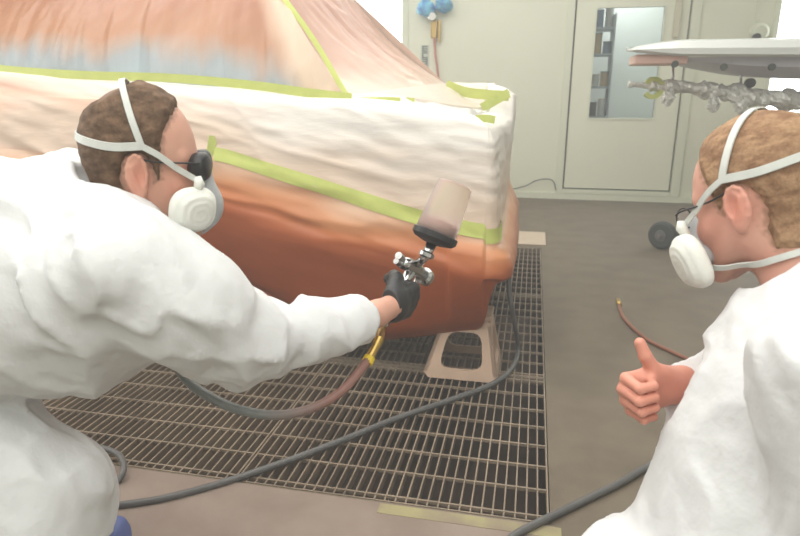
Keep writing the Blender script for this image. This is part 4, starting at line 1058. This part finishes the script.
thR = [(.018, .026, -.012), (.044, .044, -.012), (.058, .068, -.010), (.064, .090, -.004)]
hpR = hand_prims([(80, 98, 60), (82, 100, 62), (84, 100, 62), (86, 98, 60)], thR, spread=.0)
def handR(p): return hand_sdf((p-hR)@RM, hpR)
skB = srgb(208, 156, 138); hrB = srgb(142, 108, 82); hrB2 = srgb(176, 142, 110)
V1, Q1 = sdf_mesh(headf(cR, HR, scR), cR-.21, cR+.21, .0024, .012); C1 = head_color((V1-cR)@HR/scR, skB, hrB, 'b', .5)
V3, Q3 = sdf_mesh(lambda p: smin(handR(p), rc(p, wrFR-awR*.08, hR, .029, .026), .02), hR-.17, hR+.17, .0022, .012)
hl = (V3-hR)@RM; hc = np.tile(np.array(srgb(214, 146, 126)[:3]), (len(V3), 1)); k = np.clip(fbm(hl*60, 2), 0, 1)[:, None]; hc = hc*(.92+.16*k)
def inner_right(p):
    d = chain(p, [(neckR, chR, .06, .12), (chR, waR, .12, .12), (waR, peR, .12, .13)], .05)
    d = smin(d, chain(p, [(chR, shNR, .08, .06), (shNR, elNR, .052, .04), (elNR, wrNR, .040, .027)], .02), .03)
    d = smin(d, chain(p, [(chR, shFR, .08, .06), (shFR, elFR, .052, .04), (elFR, wrFR, .040, .025)], .02), .03)
    for h, k_, a in ((hipR, kneR, ankR), (hipR2, kneR2, ankR2)): d = smin(d, chain(p, [(peR, h, .1, .09), (h, k_, .085, .06), (k_, a, .055, .04)], .03), .04)
    return d
allR = np.array([neckR, chR, waR, peR, shNR, elNR, wrNR, shFR, elFR, wrFR, hipR, kneR, ankR, hipR2, kneR2, ankR2])
V2, Q2 = sdf_mesh(inner_right, allR.min(0)-.17, allR.max(0)+.17, .010)
V, Q, C = joined([(V1, Q1, C1), (V2, Q2, np.tile(np.array(skB[:3]), (len(V2), 1))), (V3, Q3, hc)])
mesh('body', V, Q, MT['skin'], watcher, col=C)
build_hair(cR, HR, 'b', hrB, hrB2, watcher, len_=.008, sc=scR)
def suit_right(p):
    tor = chain(p, [(W(800, 345, .93), chR, .105, .165), (chR, waR, .165, .18), (waR, peR, .18, .18)], .08)
    arm = chain(p, [(shNR, elNR, .098, .08), (elNR, wrNR, .08, .05)], .03)
    af = chain(p, [(shFR, elFR, .085, .07), (elFR, wrFR-awR*.02, .066, .040)], .03)
    leg = chain(p, [(hipR, kneR, .13, .115), (kneR, ankR, .10, .07)], .04)
    lf2 = chain(p, [(hipR2, kneR2, .13, .105), (kneR2, ankR2, .10, .07)], .04)
    d = smin(tor, arm, .035); d = smin(d, af, .05); d = smin(d, leg, .04); d = smin(d, lf2, .04)
    d = d+folds(p, .010, 1.0, 9.0, (.3, .2, -1))
    cp = tr((-.045, 0, -.110)); d = smin(d, rc(p, tr((-.07, 0, -.21)), tr((-.045, 0, -.115)), .10, .080), .05)
    pl = (p-cp)@(HR[:, 2]*.8+HR[:, 0]*.5); rd = np.linalg.norm(np.cross(p-cp, HR[:, 2]), axis=1)-.086; d = smax(d, -smax(-pl, rd, .02), .012)
    d = np.maximum(d, np.where(np.linalg.norm(p-wrFR, axis=1) < .12, (p-(wrFR-awR*.004))@awR, -1))
    return d
V, Q = sdf_mesh(suit_right, allR.min(0)-.24, allR.max(0)+.24, .0065, .04)
mesh('coverall', V, Q, MT['suit'], watcher, label='white paper coverall')
#collar(cR, HR, scR, -.140, .084, .080, watcher, tilt=.45)
shoe(ankR, toeR, watcher); shoe(ankR2, toeR2, watcher)
FM2 = frame((wrNR-elNR), np.array([0, .2, 1.]))
def ffn2(p): return hand_sdf((p-wrNR)@FM2, glF)
V, Q = sdf_mesh(ffn2, wrNR-.22, wrNR+.22, .004, .012); mesh('hand', V, Q, MT['skin'], watcher, col=np.tile(np.array(skB[:3]), (len(V), 1)))
respirator(cR, HR, scR, 'respirator with white filters worn by the man with his thumb up', 1, (.043, .046), (0, 0, -.004))
e = empty('eyeglasses', tr((.1, 0, .01)), 'thin dark-rimmed spectacles on the man at right', 'glasses')
for sg in (-1, 1):
    c = np.array((.110, sg*.033, -.002)); P = [tr(c+np.array((0-.0*math.cos(a), .024*math.cos(a), .017*math.sin(a)))) for a in np.linspace(0, 2*math.pi, 25)]
    MB().tube(P, .0013, 6).build('rim', MT['black'], e, smooth=True)
    MB().lathe([(0, .0185), (.001, .0185)], tr(c), HR[:, 0], 22).build('lens', MT['lens'], e)
    P = [tr((.110, sg*.057, .006)), tr((.09, sg*.070, .010)), tr((.04, sg*.077, .014)), tr((-.0, sg*.083, .022)), tr((-.022, sg*.083, .012))]
    MB().tube(spline(P, 6), .0016, 6).build('temple_arm', MT['black'], e, smooth=True)
MB().tube([tr((.112, -.010, .004)), tr((.118, 0, .007)), tr((.112, .010, .004))], .0015, 6).build('bridge', MT['black'], e, smooth=True)

# ------------------------------------------------------------------ thin paint mist that fills the booth
hz = bpy.data.materials.new('mist'); hz.use_nodes = True; nt = hz.node_tree; nt.nodes.clear()
vo = nt.nodes.new('ShaderNodeVolumeScatter'); vo.inputs['Density'].default_value = 0.045; vo.inputs['Color'].default_value = (1, .995, .97, 1)
ou = nt.nodes.new('ShaderNodeOutputMaterial'); nt.links.new(vo.outputs[0], ou.inputs['Volume'])
tag(MB().box((FLX0+.01, FLY0+.01, -.5), (FLX1-.01, FLY1-.04, 3.0)).build('paint_mist', hz), 'thin pale haze of paint mist filling the whole booth', 'haze', kind='stuff')
